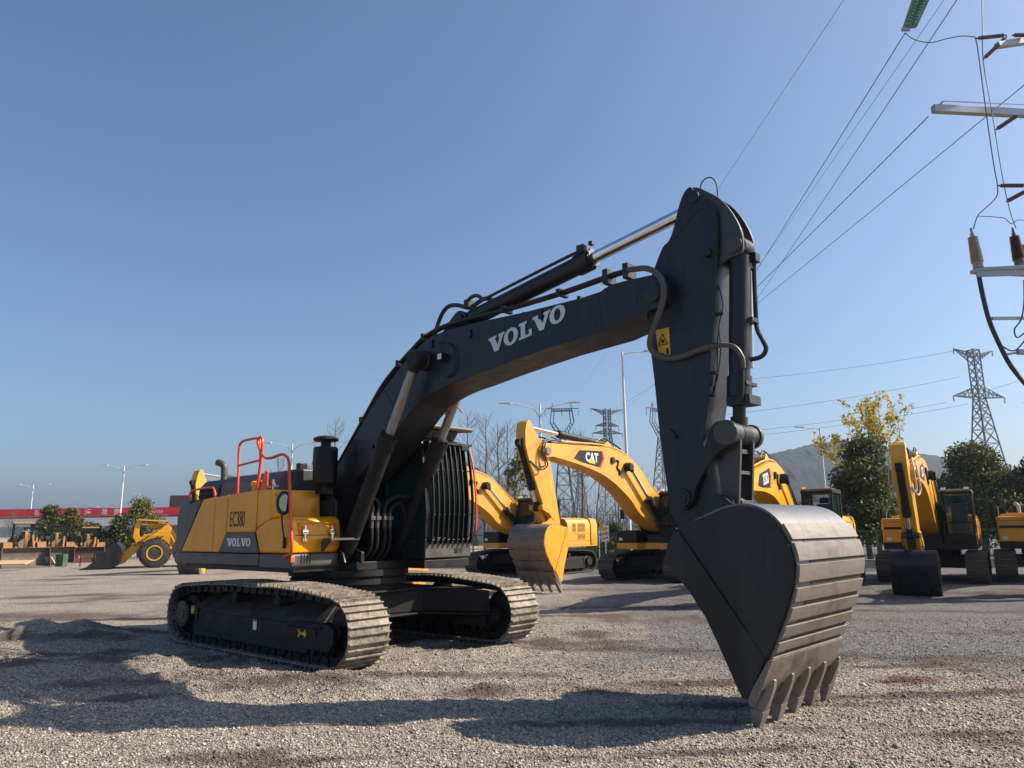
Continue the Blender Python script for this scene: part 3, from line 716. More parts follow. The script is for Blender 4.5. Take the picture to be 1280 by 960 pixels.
# machinery filling between tank and boom, and behind the boom
mm = MB(); mm.b6(-1.5, -.46, -.58, .42, 1.34, 2.40); mm.b6(-3.0, -1.45, -1.4, 1.4, 1.34, 2.38); mm.b6(-.40, .30, -.60, -.46, 1.34, 2.3)
mm.build('engine_bay', 'black', EX, bevel=.01)
mm = MB()
for i in range(5): mm.tube([(-.2 + .03 * i, -.50 + .02 * i, 2.45), (.05 + .05 * i, -.52, 2.42 - .02 * i), (.12 + .05 * i, -.52, 2.1), (.1 + .05 * i, -.52, 1.5)], .022, n=7)
mm.build('hydraulic_hose', 'hose', EX)

# ---- cab
cab = empty('cab', parent=EX)
CY0, CY1 = .46, 1.44
fprof = [(1.38, 1.36), (1.40, 1.68), (1.42, 2.1), (1.36, 2.7), (1.26, 3.22)]
def cabshape(dx): return fprof
cb = MB()
# lower body
cb.prism([(-.62, 1.34), (1.375, 1.34), (1.39, 1.66), (-.62, 1.66)], CY0, CY1); cb.b6(.95, 1.385, CY1 - .03, CY1 - .001, 1.66, 1.72)
cb.prism([(-.62, 1.66), (-.50, 1.66), (-.50, 3.1), (-.30, 3.28), (-.45, 3.28), (-.62, 3.12)], CY0, CY0 + .06); cb.prism([(-.62, 1.66), (-.50, 1.66), (-.50, 3.1), (-.30, 3.28), (-.45, 3.28), (-.62, 3.12)], CY1 - .06, CY1)
cb.b6(-.62, -.57, CY0 + .06, CY1 - .06, 1.66, 2.4)
for y in (CY0, CY1 - .055):
    cb.prism([(1.30, 1.66), (1.395, 1.66), (1.42, 2.1), (1.36, 2.7), (1.27, 3.20), (1.18, 3.20), (1.27, 2.7), (1.33, 2.1)], y, y + .055)
    cb.prism([(.28, 1.66), (.36, 1.66), (.36, 3.2), (.28, 3.2)], y + .003, y + .05)
cb.build('cab_frame', 'black', cab, bevel=.012)
rf = MB(); rf.prism([(-.62, 3.17), (-.50, 3.30), (1.05, 3.34), (1.25, 3.29), (1.28, 3.20), (-.55, 3.17)], CY0 - .01, CY1 + .01); rf.build('cab_roof', 'grey', cab, bevel=.03)
gl = MB(); gl.prism([(1.34, 1.68), (1.375, 2.1), (1.31, 2.7), (1.22, 3.19), (1.21, 3.19), (1.30, 2.7), (1.365, 2.1), (1.33, 1.68)], CY0 + .06, CY1 - .06); gl.build('windscreen', 'glass', cab, smooth=0)
for y in (CY0 + .02, CY1 - .03):
    gl = MB(); gl.prism([(.37, 1.68), (1.29, 1.68), (1.32, 2.1), (1.26, 2.7), (1.17, 3.18), (.37, 3.18)], y, y + .006); gl.prism([(-.49, 1.68), (.27, 1.68), (.27, 3.18), (-.35, 3.18), (-.49, 3.08)], y, y + .006); gl.build('side_window', 'glass', cab, smooth=0)
se = MB(); se.b6(.05, .55, .72, 1.20, 1.95, 2.08); se.prism([(-.08, 2.05), (.06, 2.05), (.0, 2.75), (-.12, 2.75)], .74, 1.18); se.prism([(-.1, 2.78), (-.02, 2.78), (-.03, 2.95), (-.11, 2.95)], .84, 1.08); se.build('seat', 'seat', cab, bevel=.04)
cn = MB(); cn.b6(.05, .5, .56, .68, 1.66, 2.25); cn.b6(.05, .5, 1.24, 1.36, 1.66, 2.25); cn.cyl((.45, .62, 2.25), (.5, .62, 2.5), .025); cn.cyl((.45, 1.3, 2.25), (.5, 1.3, 2.5), .025); cn.b6(1.0, 1.1, 1.18, 1.36, 2.2, 2.45); cn.build('console', 'black', cab, bevel=.01)
# front guard: bowed bars in a frame
gx = lambda z: 1.47 + .05 * sin((z - 1.62) / 1.6 * pi) - .075 * max(0, (z - 2.2)) 
gd = MB()
zz = [1.60 + 1.62 * i / 12 for i in range(13)]
for k in range(9):
    y = CY0 + .07 + (CY1 - CY0 - .10) * k / 8
    for i in range(12): gd.bar((gx(zz[i]), y, zz[i]), (gx(zz[i + 1]), y, zz[i + 1] + .004), .020, .055)
    gd.box((gx(1.60), y, 1.60), (.05, .035, .05))
for z, r in ((1.64, .018), (2.05, .012), (2.78, .012), (3.19, .02)): gd.cyl((gx(z) - .02, CY0 + .04, z), (gx(z) - .02, CY1 - .0, z), r, n=8)
gd.b6(gx(3.2) - .10, gx(3.2) + .05, CY0 + .02, CY1 + .02, 3.21, 3.25)
gd.build('front_guard', 'black', cab, bevel=.003)
for y, z in ((CY1 - .14, 3.18), (CY0 + .12, 3.19)): MB().box((gx(3.2) + .03, y, z), (.05, .16, .10)).build('cab_lamp', 'chrome' if y < 1 else 'black', cab, bevel=.01)
vs = MB(); vs.prism([(.80, 3.50), (1.45, 3.46), (1.47, 3.50), (1.44, 3.545), (.78, 3.56)], CY0 + .02, CY1 + .02); vs.prism([(.85, 3.33), (1.15, 3.33), (1.25, 3.47), (.82, 3.5)], CY0 + .1, CY1 - .12); vs.build('rain_visor', 'hood', cab, bevel=.008)
for (x, z, r) in ((.95, 3.36, .035), (1.05, 3.37, .03)): MB().box((x, .50, z), (.07, .05, .05)).build('beacon', 'yelsign', cab, bevel=.008)
MB().tube([(1.38, CY1 + .03, 1.72), (1.50, CY1 + .05, 1.80), (1.52, CY1 + .05, 2.2), (1.46, CY1 + .05, 2.8), (1.36, CY1 + .04, 3.18)], .017, n=8, smooth=4).build('cab_grab_rail', 'orange', cab)
bs = MB(); bs.prism([(CY0 - .02, 1.36), (CY1, 1.36), (CY1, 1.625), (CY0 - .02, 1.625)], 1.392, 1.43, 'x'); bs = bs.build('cab_skirt', 'hood', cab, bevel=.012)
text_polys('SDF', 'stencil_lettering', 'black', bs, (1.434, CY0 + .60, 1.42), (0, 1, 0), (0, 0, 1), .085, width=.2, bold=.02)

# ---- boom
BY = .33
boom_top = [(-.20, 2.24), (-.02, 2.38), (.0, 2.82), (.71, 3.50), (1.24, 3.99), (1.70, 4.32), (1.98, 4.49), (2.26, 4.64), (2.67, 4.715), (3.48, 4.70), (4.31, 4.66), (5.56, 4.635), (5.66, 4.68), (5.84, 4.70), (6.25, 4.69)]
tipc = (6.33, 4.47)
tip = [(tipc[0] + .215 * cos(w), tipc[1] + .215 * sin(w)) for w in [radians(a) for a in (80, 60, 40, 20, 0, -20, -40, -60)]]
boom_bot = [(6.2, 4.25), (5.62, 4.14), (4.76, 4.09), (3.79, 3.99), (3.15, 3.88), (2.72, 3.82), (2.22, 3.68), (1.61, 3.34), (1.06, 2.95), (.59, 2.64), (.30, 2.42), (.10, 2.10), (.02, 1.98), (-.12, 1.94), (-.28, 2.02)]
bt = [(-.34, 2.12), (-.36, 2.30), (-.30, 2.48)] + [(a, b) for a, b in boom_top[2:]]
def smooth2(pts, k=4):
    q = spline([(a, 0, b) for a, b in pts], k); return [(p.x, p.z) for p in q]
bp_ = smooth2([(-.36, 2.20), (-.30, 2.42), (-.02, 2.80), (.71, 3.50), (1.24, 3.99), (1.70, 4.32), (1.98, 4.49), (2.26, 4.62), (2.67, 4.705), (3.48, 4.70)]) + [(4.31, 4.66), (5.56, 4.635)] + smooth2([(5.66, 4.68), (5.84, 4.705), (6.25, 4.69)]) + tip + smooth2([(6.2, 4.25), (5.62, 4.14)]) + smooth2([(4.76, 4.09), (3.79, 3.99), (3.15, 3.91), (2.72, 3.86), (2.30, 3.76), (1.98, 3.60), (1.61, 3.32), (1.06, 2.93), (.59, 2.64), (.30, 2.40), (.12, 2.12), (.02, 1.98), (-.12, 1.92), (-.28, 2.0)])
bm = MB(); bm.prism(bp_, -BY, BY); boom = bm.build('boom', 'navy', EX, bevel=.006, smooth=25)
slab_word('VOLVO', 'brand_lettering', 'logo', boom, (3.66, -BY - .006, 4.185), (1, 0, .165), (0, 0, 1), .225, 1.42, t=.003)
# weld seams / pads / pins on the near side
def one(name, f, par, mat='navy', **k):
    q = MB(); f(q); return q.build(name, mat, par, **k)
one('weld_seam', lambda q: q.prism([(.66, 2.76), (.67, 2.76), (.52, 3.26), (.51, 3.26)], -BY - .004, -BY), boom)
for x in (2.42, 3.25, 4.6): one('lug', lambda q: q.b6(x, x + .06, -BY - .03, -BY, 4.50, 4.62), boom, bevel=.003)
one('weld_seam', lambda q: q.prism([(5.60, 4.16), (5.615, 4.16), (5.56, 4.63), (5.545, 4.63)], -BY - .004, -BY), boom)
one('weld_seam', lambda q: q.tube([(2.75, -BY, 4.69), (2.62, -BY, 4.3), (2.60, -BY, 3.88)], .006, n=6, smooth=3), boom)
one('weld_seam', lambda q: q.tube([(1.30, -BY, 4.0), (1.62, -BY, 3.6), (1.70, -BY, 3.42)], .006, n=6, smooth=3), boom)
one('side_pad', lambda q: q.prism([(5.93, 4.44), (6.12, 4.47), (6.12, 4.35), (5.93, 4.34)], -BY - .006, -BY), boom, bevel=.002)
one('lug', lambda q: q.b6(.96, 1.06, -BY - .03, -BY, 3.10, 3.15), boom, bevel=.003)
for (x, z, r, l) in ((tipc[0], tipc[1], .12, .03), (2.33, 4.31, .15, .10)):
    q = MB(); q.lathe([(.01, -BY - l), (r * .85, -BY - l), (r, -BY - l * .8), (r, BY + l * .8), (r * .85, BY + l), (.01, BY + l)], (x, 0, z), 'y', 28); q.build('pivot_pin', 'navy', boom)
mh = MB(); mh.b6(2.66, 2.78, -BY - .012, -BY, 4.22, 4.36); mh.tube([(2.60, -BY - .02, 4.55), (2.82, -BY - .03, 4.50), (2.98, -BY - .03, 4.36), (3.0, -BY - .03, 4.15), (2.92, -BY - .03, 4.02), (2.78, -BY - .03, 4.0)], .012, n=6); mh.build('lamp_cable', 'hose', boom)
wl2 = MB(); wl2.box((2.72, -BY - .06, 4.30), (.13, .09, .13)); wl2 = wl2.build('work_lamp', 'black', boom, bevel=.015); MB().box((2.74, -BY - .107, 4.30), (.08, .008, .08)).build('lamp_glass', 'white', wl2)
br = MB()
for y in (-.16, .12): br.prism(smooth2([(2.34, 4.60), (2.55, 4.82), (2.74, 4.98), (2.86, 5.03), (2.97, 4.98), (3.02, 4.86), (3.10, 4.66)], 3) , y, y + .04)
br.cyl((2.88, -.19, 4.90), (2.88, .19, 4.90), .07); br.build('cylinder_bracket', 'navy', boom, bevel=.005)
# ---- hydraulic cylinders
def cylinder(name, p0, p1, frac, R, r, parent, rodmat='rod', barrel='navy', y=0., eye=.12):
    p0 = Vector(p0); p1 = Vector(p1); d = (p1 - p0).normalized(); q = p0.lerp(p1, frac); side = Vector((0, 1, 0))
    e = empty(name, parent=parent)
    b = MB(); b.cyl(p0 + d * .10, q - d * .22, R, n=24); b.cyl(q - d * .22, q, R * 1.16, n=24); b.cyl(q, q + d * .05, R * .95, n=24); b.cyl(p0 - side * R * .9, p0 + side * R * .9, eye, n=20)
    for k in range(10):
        w = 2 * pi * k / 10; a = side * cos(w) + d.cross(side) * sin(w); b.cyl(q + a * R * .98, q + a * R * .98 + d * .04, .018, n=6)
    b.build('barrel', barrel, e, smooth=30)
    ro = MB(); ro.cyl(q, p1 - d * eye * .8, r, n=20); ro.build('rod', rodmat, e)
    ey = MB(); ey.cyl(p1 - side * R * .8, p1 + side * R * .8, eye, n=20); ey.cyl(p1 - d * eye * 1.6, p1 - d * eye * .4, r * 1.3, n=16); ey.build('rod_eye', barrel, e)
    return e
for y in (-.52, .52):
    e = cylinder('boom_cylinder', (.62, y, 1.42), (2.33, y, 4.31), .62, .125, .072, EX, 'rod', 'frame')
    s_ = -1 if y < 0 else 1
    t = MB(); t.tube([(.80, y + .10 - .0, 1.95), (1.0, y + .13, 2.25), (1.5, y + .13, 3.05), (1.62, y + .06, 3.20)], .022, n=7)
    t.build('steel_pipe', 'hose', e)
    cp = MB(); cp.cyl((2.33, y - .09, 4.31), (2.33, y + .09, 4.31), .145, n=28); cp.build('end_cap', 'frame', e, bevel=.01)
e = cylinder('arm_cylinder', (2.88, 0, 4.90), (6.84, 0, 5.50), .595, .125, .078, EX, 'chrome', 'navy')
t = MB(); t.tube([(3.15, -.12, 5.05), (3.5, -.13, 5.12), (5.0, -.13, 5.34), (5.2, -.10, 5.36)], .022, n=7); t.box((5.15, -.09, 5.40), (.12, .08, .09)); t.box((5.28, -.05, 5.45), (.06, .06, .05)); t.build('steel_pipe', 'navy', e)
# ---- arm
arm = MB()
armp = smooth2([(6.20, 4.60), (6.30, 4.80), (6.43, 5.03), (6.52, 5.09), (6.60, 5.25), (6.66, 5.43), (6.715, 5.555), (6.775, 5.635), (6.84, 5.66), (6.92, 5.64)], 3)
armbox = armp[:-3] + smooth2([(6.90, 5.56), (7.02, 5.45), (7.12, 5.32), (7.145, 5.14), (7.12, 4.79), (7.075, 4.50), (7.04, 4.13)], 3)[0:] + [(6.965, 3.72), (6.90, 3.13), (6.80, 2.69), (6.86, 2.1), (6.84, 1.80), (6.74, 1.68), (6.60, 1.66), (6.47, 1.75), (6.34, 1.96), (6.32, 2.22), (6.26, 2.83), (6.225, 3.47), (6.19, 3.91), (6.17, 4.23)]
arm.prism(armbox, -.21, .21); arm = arm.build('arm', 'navy', EX, bevel=.006, smooth=25)
MB().prism([(6.97, 4.15), (6.90, 3.70), (6.85, 3.20), (6.80, 2.80), (6.815, 2.79), (6.87, 3.2), (6.93, 3.7), (6.99, 4.13)], -.20, .20)
fb = MB(); 
for y in (-.15, .11):
    fb.prism(smooth2([(6.80, 5.60), (6.82, 5.665), (6.89, 5.655), (6.98, 5.59), (7.16, 5.43), (7.29, 5.23), (7.38, 5.01), (7.40, 4.86), (7.385, 4.75), (7.33, 4.71), (7.21, 4.70), (7.10, 4.66)], 3) + [(6.9, 4.6)], y, y + .04)
fb.cyl((7.29, -.17, 4.84), (7.29, .17, 4.84), .10, n=24); fb.build('cylinder_bracket', 'grey', arm, bevel=.004, smooth=25)
one('pin_cap', lambda q: q.lathe([(.075, 0), (.075, -.02), (.06, -.025), (.01, -.025)], (6.87, -.21, 5.52), 'y', 20), arm)
one('box_edge', lambda q: q.prism(smooth2([(6.55, 5.07), (6.80, 5.27), (6.92, 5.345), (7.03, 5.33), (7.12, 5.24), (7.135, 5.14), (7.10, 4.79), (7.04, 4.50)], 4) + smooth2([(7.03, 4.50), (7.09, 4.79), (7.122, 5.14), (7.108, 5.232), (7.025, 5.315), (6.925, 5.33), (6.81, 5.258), (6.56, 5.06)], 4), -.216, -.21), arm)
one('lug', lambda q: q.prism([(6.95, 4.79), (7.0, 4.78), (7.03, 4.84), (7.05, 4.84), (7.05, 4.76), (6.98, 4.75)], -.26, -.21), arm)
one('lug', lambda q: q.prism([(6.40, 2.88), (6.47, 2.82), (6.49, 2.76), (6.44, 2.76), (6.43, 2.81)], -.25, -.21), arm)
one('weld_seam', lambda q: q.b6(6.24, 7.0, -.214, -.21, 3.985, 3.992), arm); one('weld_seam', lambda q: q.b6(6.30, 6.79, -.214, -.21, 2.60, 2.607), arm)
wr = MB(); wr.prism([(6.28, 4.05), (6.46, 4.05), (6.46, 3.70), (6.31, 3.70)], -.214, -.211); wr = wr.build('warning_sign', 'yelsign', arm, smooth=0)
ws = MB()
for a, b in (((6.31, 3.86), (6.43, 3.86)), ((6.43, 3.86), (6.37, 3.99)), ((6.37, 3.99), (6.31, 3.86))): ws.bar((a[0], -.2155, a[1]), (b[0], -.2155, b[1]), .002, .012, up=(0, 0, 1))
ws.b6(6.35, 6.39, -.2165, -.2145, 3.88, 3.92); ws.b6(6.41, 6.44, -.2165, -.2145, 3.74, 3.81); ws.b6(6.34, 6.38, -.2165, -.2145, 3.74, 3.76)
ws.build('warning_symbol', 'black', wr, smooth=0)
# lit front face of the arm carries pipes and cables
ap = MB()
ap.tube([(7.02, -.16, 4.35), (6.985, -.16, 4.0), (6.94, -.16, 3.6), (6.92, -.16, 3.3)], .012, n=6); ap.tube([(7.02, .0, 4.3), (7.0, -.08, 3.95), (6.94, -.05, 3.5), (6.92, -.12, 3.2)], .008, n=5)
ap.tube([(7.06, -.13, 4.45), (7.10, -.12, 4.2), (7.04, -.14, 3.95), (7.0, -.05, 3.7), (6.95, -.1, 3.35)], .007, n=5)
for z in (4.1, 3.76, 3.45, 3.2): ap.box((6.80 + (z - 2.69) * .165 + .03, -.14, z), (.05, .06, .03))
ap.build('arm_cable', 'hose', arm)
MB().tube([(6.87, 0, 5.62), (6.865, 0, 5.74), (6.92, 0, 5.80), (7.0, 0, 5.79), (7.06, 0, 5.70), (7.07, 0, 5.53)], .008, n=6, smooth=4).build('cable_loop', 'hose', arm)
# bucket cylinder
e = cylinder('bucket_cylinder', (7.29, 0, 4.84), (7.12, 0, 2.76), .80, .115, .07, EX, 'navy', 'navy')
t = MB(); t.tube([(7.42, .10, 4.75), (7.38, .12, 4.62), (7.36, .12, 4.1), (7.36, .12, 3.92), (7.41, .13, 3.78), (7.44, .13, 3.68), (7.38, .12, 3.60), (7.24, .08, 3.58)], .026, n=9, smooth=4)
for z in (4.62, 4.0): t.box((7.32, .05, z), (.13, .16, .05))
t.box((7.20, .02, 3.30), (.20, .26, .04)); t.box((7.19, .02, 3.12), (.27, .27, .10))
t.box((7.40, .10, 4.72), (.09, .12, .10)); t.tube([(7.29, -.14, 3.55), (7.27, -.14, 3.3), (7.24, -.13, 3.1)], .022, n=8)
t.build('steel_pipe', 'navy', e, bevel=.003)
t = MB(); t.cyl((7.31, .14, 4.6), (7.24, .14, 3.5), .035, n=10); t.build('lit_pipe', 'galv', e)
# hoses along the boom, over to the arm
def hose(pts, r=.03, mat='hose', par=EX, sm=4): return MB().tube(pts, r, n=9, smooth=sm).build('hydraulic_hose', mat, par)
HP = [(-.05, 2.86), (.68, 3.60), (1.18, 4.10), (1.62, 4.40), (1.94, 4.58), (2.23, 4.72), (2.77, 4.81), (3.93, 4.79), (4.93, 4.80), (5.7, 4.84), (5.95, 4.84)]
for k, y in enumerate((-.29, -.22, .15, .22)):
    o = hose([(p[0] + .01 * k, y, p[1] + .01 * (k % 2)) for p in HP], .028, 'navy', boom)
for i in (1, 3, 5, 7, 8):
    x, z = HP[i]
    for y_ in (-.25, .19): MB().box((x, y_, z), (.06, .20, .09)).build('hose_clamp', 'navy', boom, bevel=.006)
for x in (5.67, 5.97): MB().b6(x - .04, x + .04, -.33, -.14, 4.74, 4.93).build('hose_clamp', 'navy', boom, bevel=.006)
hose([(5.97, -.29, 4.85), (6.14, -.35, 4.80), (6.30, -.38, 4.76), (6.45, -.40, 4.66), (6.53, -.40, 4.50), (6.50, -.39, 4.30), (6.38, -.37, 4.08), (6.27, -.33, 3.90), (6.28, -.29, 3.78), (6.42, -.27, 3.69), (6.63, -.26, 3.67), (6.83, -.25, 3.71), (6.98, -.24, 3.72)], .036, 'hood')
hose([(6.98, -.24, 3.72), (7.12, -.22, 3.72), (7.23, -.18, 3.68), (7.29, -.15, 3.56), (7.29, -.14, 3.45)], .028, 'hood')
for dy, off in ((.02, .04),): hose([(2.08, .0, 4.62), (2.15, 0, 4.86), (2.27, 0, 5.09), (2.42, 0, 5.21), (2.64, 0, 5.20), (2.94, 0, 5.09), (3.12, 0, 5.14), (3.29, 0, 5.16), (3.50, 0, 5.06)], .034, 'hose')
hose([(2.90, -.1, 5.08), (3.05, -.12, 5.18), (3.2, -.12, 5.20), (3.35, -.12, 5.10)], .028, 'hose')
MB().box((2.98, -.05, 5.12), (.10, .16, .14)).build('hose_block', 'navy', boom, bevel=.01)
# manifold and hoses between the boom cylinders
mf = MB()
for i, y in enumerate((-.27, -.16, -.02, .09)):
    mf.box((.96, y, 2.0), (.09, .085, .06)); mf.cyl((.96, y, 2.03), (.96, y, 2.10), .03, n=8); mf.cyl((.955, y, 1.84), (.96, y, 1.97), .032, n=8)
mf.build('manifold', 'hood', EX, bevel=.004)
for i, y in enumerate((-.27, -.16, -.02, .09)): hose([(.96, y, 1.86), (.97, y, 1.70), (.92, y, 1.5), (.70, y - .05, 1.30)], .026, 'frame')
hose([(.96, -.27, 2.08), (.97, -.27, 2.2), (.95, -.36, 2.27), (.95, -.47, 2.20), (.88, -.50, 2.0)], .028, 'frame')
hose([(.96, -.16, 2.08), (.98, -.16, 2.24), (1.0, -.30, 2.33), (1.05, -.42, 2.45), (1.12, -.44, 2.6)], .028, 'frame')
hose([(.96, -.02, 2.08), (.98, -.02, 2.22), (1.02, .15, 2.34), (1.10, .40, 2.36), (1.12, .50, 2.46)], .030, 'frame')
hose([(.96, .09, 2.08), (.98, .12, 2.18), (1.0, .25, 2.24), (.98, .36, 2.12), (.90, .44, 1.85)], .028, 'frame')
# orange hose clipped under the boom
hose([(2.55, .20, 3.55), (2.35, .20, 3.70), (2.1, .25, 3.58)], .010, 'orange', boom)
# ---- bucket linkage
lk = MB()
for s_ in (-1, 1):
    y0, y1 = s_ * .235, s_ * .285
    lk.prism(smooth2([(6.42, 2.05), (6.46, 2.19), (6.60, 2.27), (6.80, 2.52), (6.92, 2.80), (6.99, 2.88), (7.08, 2.89), (7.17, 2.82), (7.19, 2.72), (7.14, 2.62), (7.02, 2.57), (6.85, 2.40), (6.72, 2.20), (6.68, 2.06), (6.58, 1.98), (6.48, 1.98)], 3), y0, y1)
    lk.cyl((6.56, s_ * .2, 2.10), (6.56, s_ * .32, 2.10), .10, n=24); lk.cyl((6.56, s_ * .32, 2.10), (6.56, s_ * .335, 2.10), .06, n=18)
    lk.cyl((7.09, s_ * .285, 2.75), (7.09, s_ * .31, 2.75), .09, n=24)
lk.build('side_link', 'navy', EX, bevel=.006, smooth=25)
hl = MB(); hl.cyl((7.12, -.30, 2.76), (7.12, .30, 2.76), .115, n=28)
for s_ in (-1, 1): hl.cyl((7.12, s_ * .26, 2.76), (7.12, s_ * .32, 2.76), .135, n=28)
for y in (-.17, .13): hl.prism([(7.02, 2.80), (7.22, 2.80), (7.20, 2.55), (7.14, 1.98), (6.96, 1.98), (6.93, 2.5)], y, y + .045)
for z0, z1 in ((2.55, 2.60), (2.33, 2.37), (2.0, 2.06)): hl.b6(6.97, 7.16, -.125, .13, z0, z1)
hl.cyl((7.03, -.22, 2.02), (7.03, .22, 2.02), .085, n=24); hl.build('bucket_link', 'grey', EX, bevel=.006, smooth=25)
# ---- bucket
BK = empty('bucket', parent=EX)
side_poly = [(6.80, 1.79), (6.70, 1.62), (6.665, 1.50), (6.70, 1.42), (6.92, 1.18), (7.08, .95), (7.20, .70), (7.31, .46), (7.40, .26), (7.45, .25), (7.65, .61), (7.84, .99), (7.93, 1.23), (7.97, 1.45), (7.94, 1.62), (7.85, 1.80), (7.74, 1.91), (7.62, 1.965), (7.48, 1.985), (7.30, 1.96), (7.14, 1.90)]
for s_ in (-1, 1):
    sd_ = MB(); sd_.prism(side_poly, s_ * .80, s_ * .83); so = sd_.build('side_plate', 'scuff', BK, bevel=.004, smooth=25)
    cut = MB(); cut.prism([(6.79, 1.79), (6.68, 1.62), (6.645, 1.50), (6.68, 1.41), (6.90, 1.17), (7.06, .94), (7.18, .69), (7.29, .45), (7.38, .25), (7.44, .25), (7.63, .62)], s_ * .832, s_ * .852)
    cut.build('side_cutter', 'scuff', so, bevel=.006)
    wp_ = MB(); wp_.prism(smooth2([(7.40, .80), (7.62, .62), (7.83, 1.0), (7.925, 1.23), (7.962, 1.45), (7.93, 1.62), (7.85, 1.76)], 4) + smooth2([(7.72, 1.75), (7.70, 1.5), (7.70, 1.2)], 3), s_ * .831, s_ * .842)
    wp_.build('wear_patch', 'navy', so, bevel=.003, smooth=20)
def sheet(pts, t, y0, y1):
    """bent plate: outer line pts (x,z), thickness inward"""
    out = pts; inn = []
    for i, p_ in enumerate(pts):
        a = Vector(pts[max(i - 1, 0)]); b = Vector(pts[min(i + 1, len(pts) - 1)]); d = (b - a).normalized(); nrm = Vector((d.y, -d.x)); inn.append((p_[0] + nrm.x * t, p_[1] + nrm.y * t))
    return MB().prism(out + inn[::-1], y0, y1)
outer = smooth2([(6.98, 1.86), (7.14, 1.92), (7.30, 1.98), (7.48, 2.005), (7.62, 1.985), (7.75, 1.925), (7.865, 1.81), (7.955, 1.63), (7.985, 1.45), (7.945, 1.23), (7.855, .99), (7.75, .78), (7.665, .61), (7.56, .42), (7.46, .26)], 4)
sheet(outer, .03, -.815, .815).build('bucket_shell', 'wrap', BK, smooth=30)
# interior back wall line is the shell itself; ears
for y in (-.29, .24):
    er = MB(); er.prism(smooth2([(6.60, 1.66), (6.58, 1.80), (6.66, 1.90), (6.80, 1.98), (6.86, 2.09), (6.95, 2.135), (7.05, 2.09), (7.12, 2.03), (7.25, 2.0), (7.45, 2.0)], 3) + [(7.5, 1.95), (7.1, 1.80), (6.75, 1.55)], y, y + .05)
    er.cyl((6.97, y - .012, 2.02), (6.97, y + .062, 2.02), .075, n=20); er.build('ear', 'navy', BK, bevel=.006, smooth=25)
# wear strips along the curve
P = [Vector((a, b)) for a, b in outer]
def curve_at(z):
    for i in range(len(P) - 1):
        if P[i].y >= z >= P[i + 1].y and P[i].x > 7.3: return P[i].lerp(P[i + 1], (P[i].y - z) / (P[i].y - P[i + 1].y)), (P[i + 1] - P[i]).normalized()
for k, (za, zb) in enumerate(((1.80, 1.66), (1.635, 1.48), (1.45, 1.30), (1.25, 1.13), (1.08, .965), (.92, .82), (.775, .69), (.645, .565))):
    zs = [za + (zb - za) * i / 3 for i in range(4)]; o1 = []; o2 = []
    for z in zs:
        c, d = curve_at(z); nrm = Vector((-d.y, d.x)); o1.append(c + nrm * .003); o2.append(c + nrm * .028)
    MB().prism([tuple(p) for p in o2] + [tuple(p) for p in o1[::-1]], -.835, .835).build('wear_strip', 'strip', BK, bevel=.004)
    if k:
        # soil packed in the gap above the strip
        zs = [zp - .004, za + .004]; pts = [curve_at(z) for z in zs]; q1 = [p_[0] + Vector((-p_[1].y, p_[1].x)) * .002 for p_ in pts]; q2 = [p_[0] + Vector((-p_[1].y, p_[1].x)) * .006 for p_ in pts]
        MB().prism([tuple(p) for p in q2] + [tuple(p) for p in q1[::-1]], -.6 + .1 * random.random(), .82).build('packed_soil', 'soil', BK)
    zp = zb
# lip plate and teeth
lp = MB(); lp.prism([(7.665, .615), (7.705, .62), (7.545, .27), (7.505, .19), (7.455, .20), (7.44, .25), (7.50, .36)], -.87, .87); lp.build('cutting_edge', 'strip', BK, bevel=.006)
for k in range(5):
    y = -.78 + 1.56 * k / 4
    th = MB()
    def ringq(cx, cz, hw, th_, ang):
        d = Vector((sin(ang), 0, -cos(ang))); n2 = Vector((cos(ang), 0, sin(ang)))
        c = Vector((cx, y, cz)); return [c + n2 * th_ + Vector((0, hw, 0)), c + n2 * th_ - Vector((0, hw, 0)), c - n2 * th_ - Vector((0, hw, 0)), c - n2 * th_ + Vector((0, hw, 0))]
    def loft(rings):
        V = sum(rings, []); Fc = [(3, 2, 1, 0), tuple(range(4 * len(rings) - 4, 4 * len(rings)))]
        for j in range(len(rings) - 1):
            for i in range(4): Fc.append((j * 4 + i, j * 4 + (i + 1) % 4, (j + 1) * 4 + (i + 1) % 4, (j + 1) * 4 + i))
        th.add(V, Fc)
    loft([ringq(7.675, .44, .022, .010, -.5), ringq(7.645, .38, .032, .030, -.5), ringq(7.585, .27, .040, .040, -.45), ringq(7.535, .185, .062, .048, -.3), ringq(7.515, .15, .062, .046, -.2)])
    loft([ringq(7.515, .175, .078, .062, -.2), ringq(7.505, .12, .068, .055, -.15), ringq(7.485, .02, .046, .030, -.15), ringq(7.468, -.07, .036, .012, -.15)])
    th.cyl((7.545, y - .072, .155), (7.545, y + .072, .155), .02, n=8)
    th.build('tooth', 'steel', BK, bevel=.008)

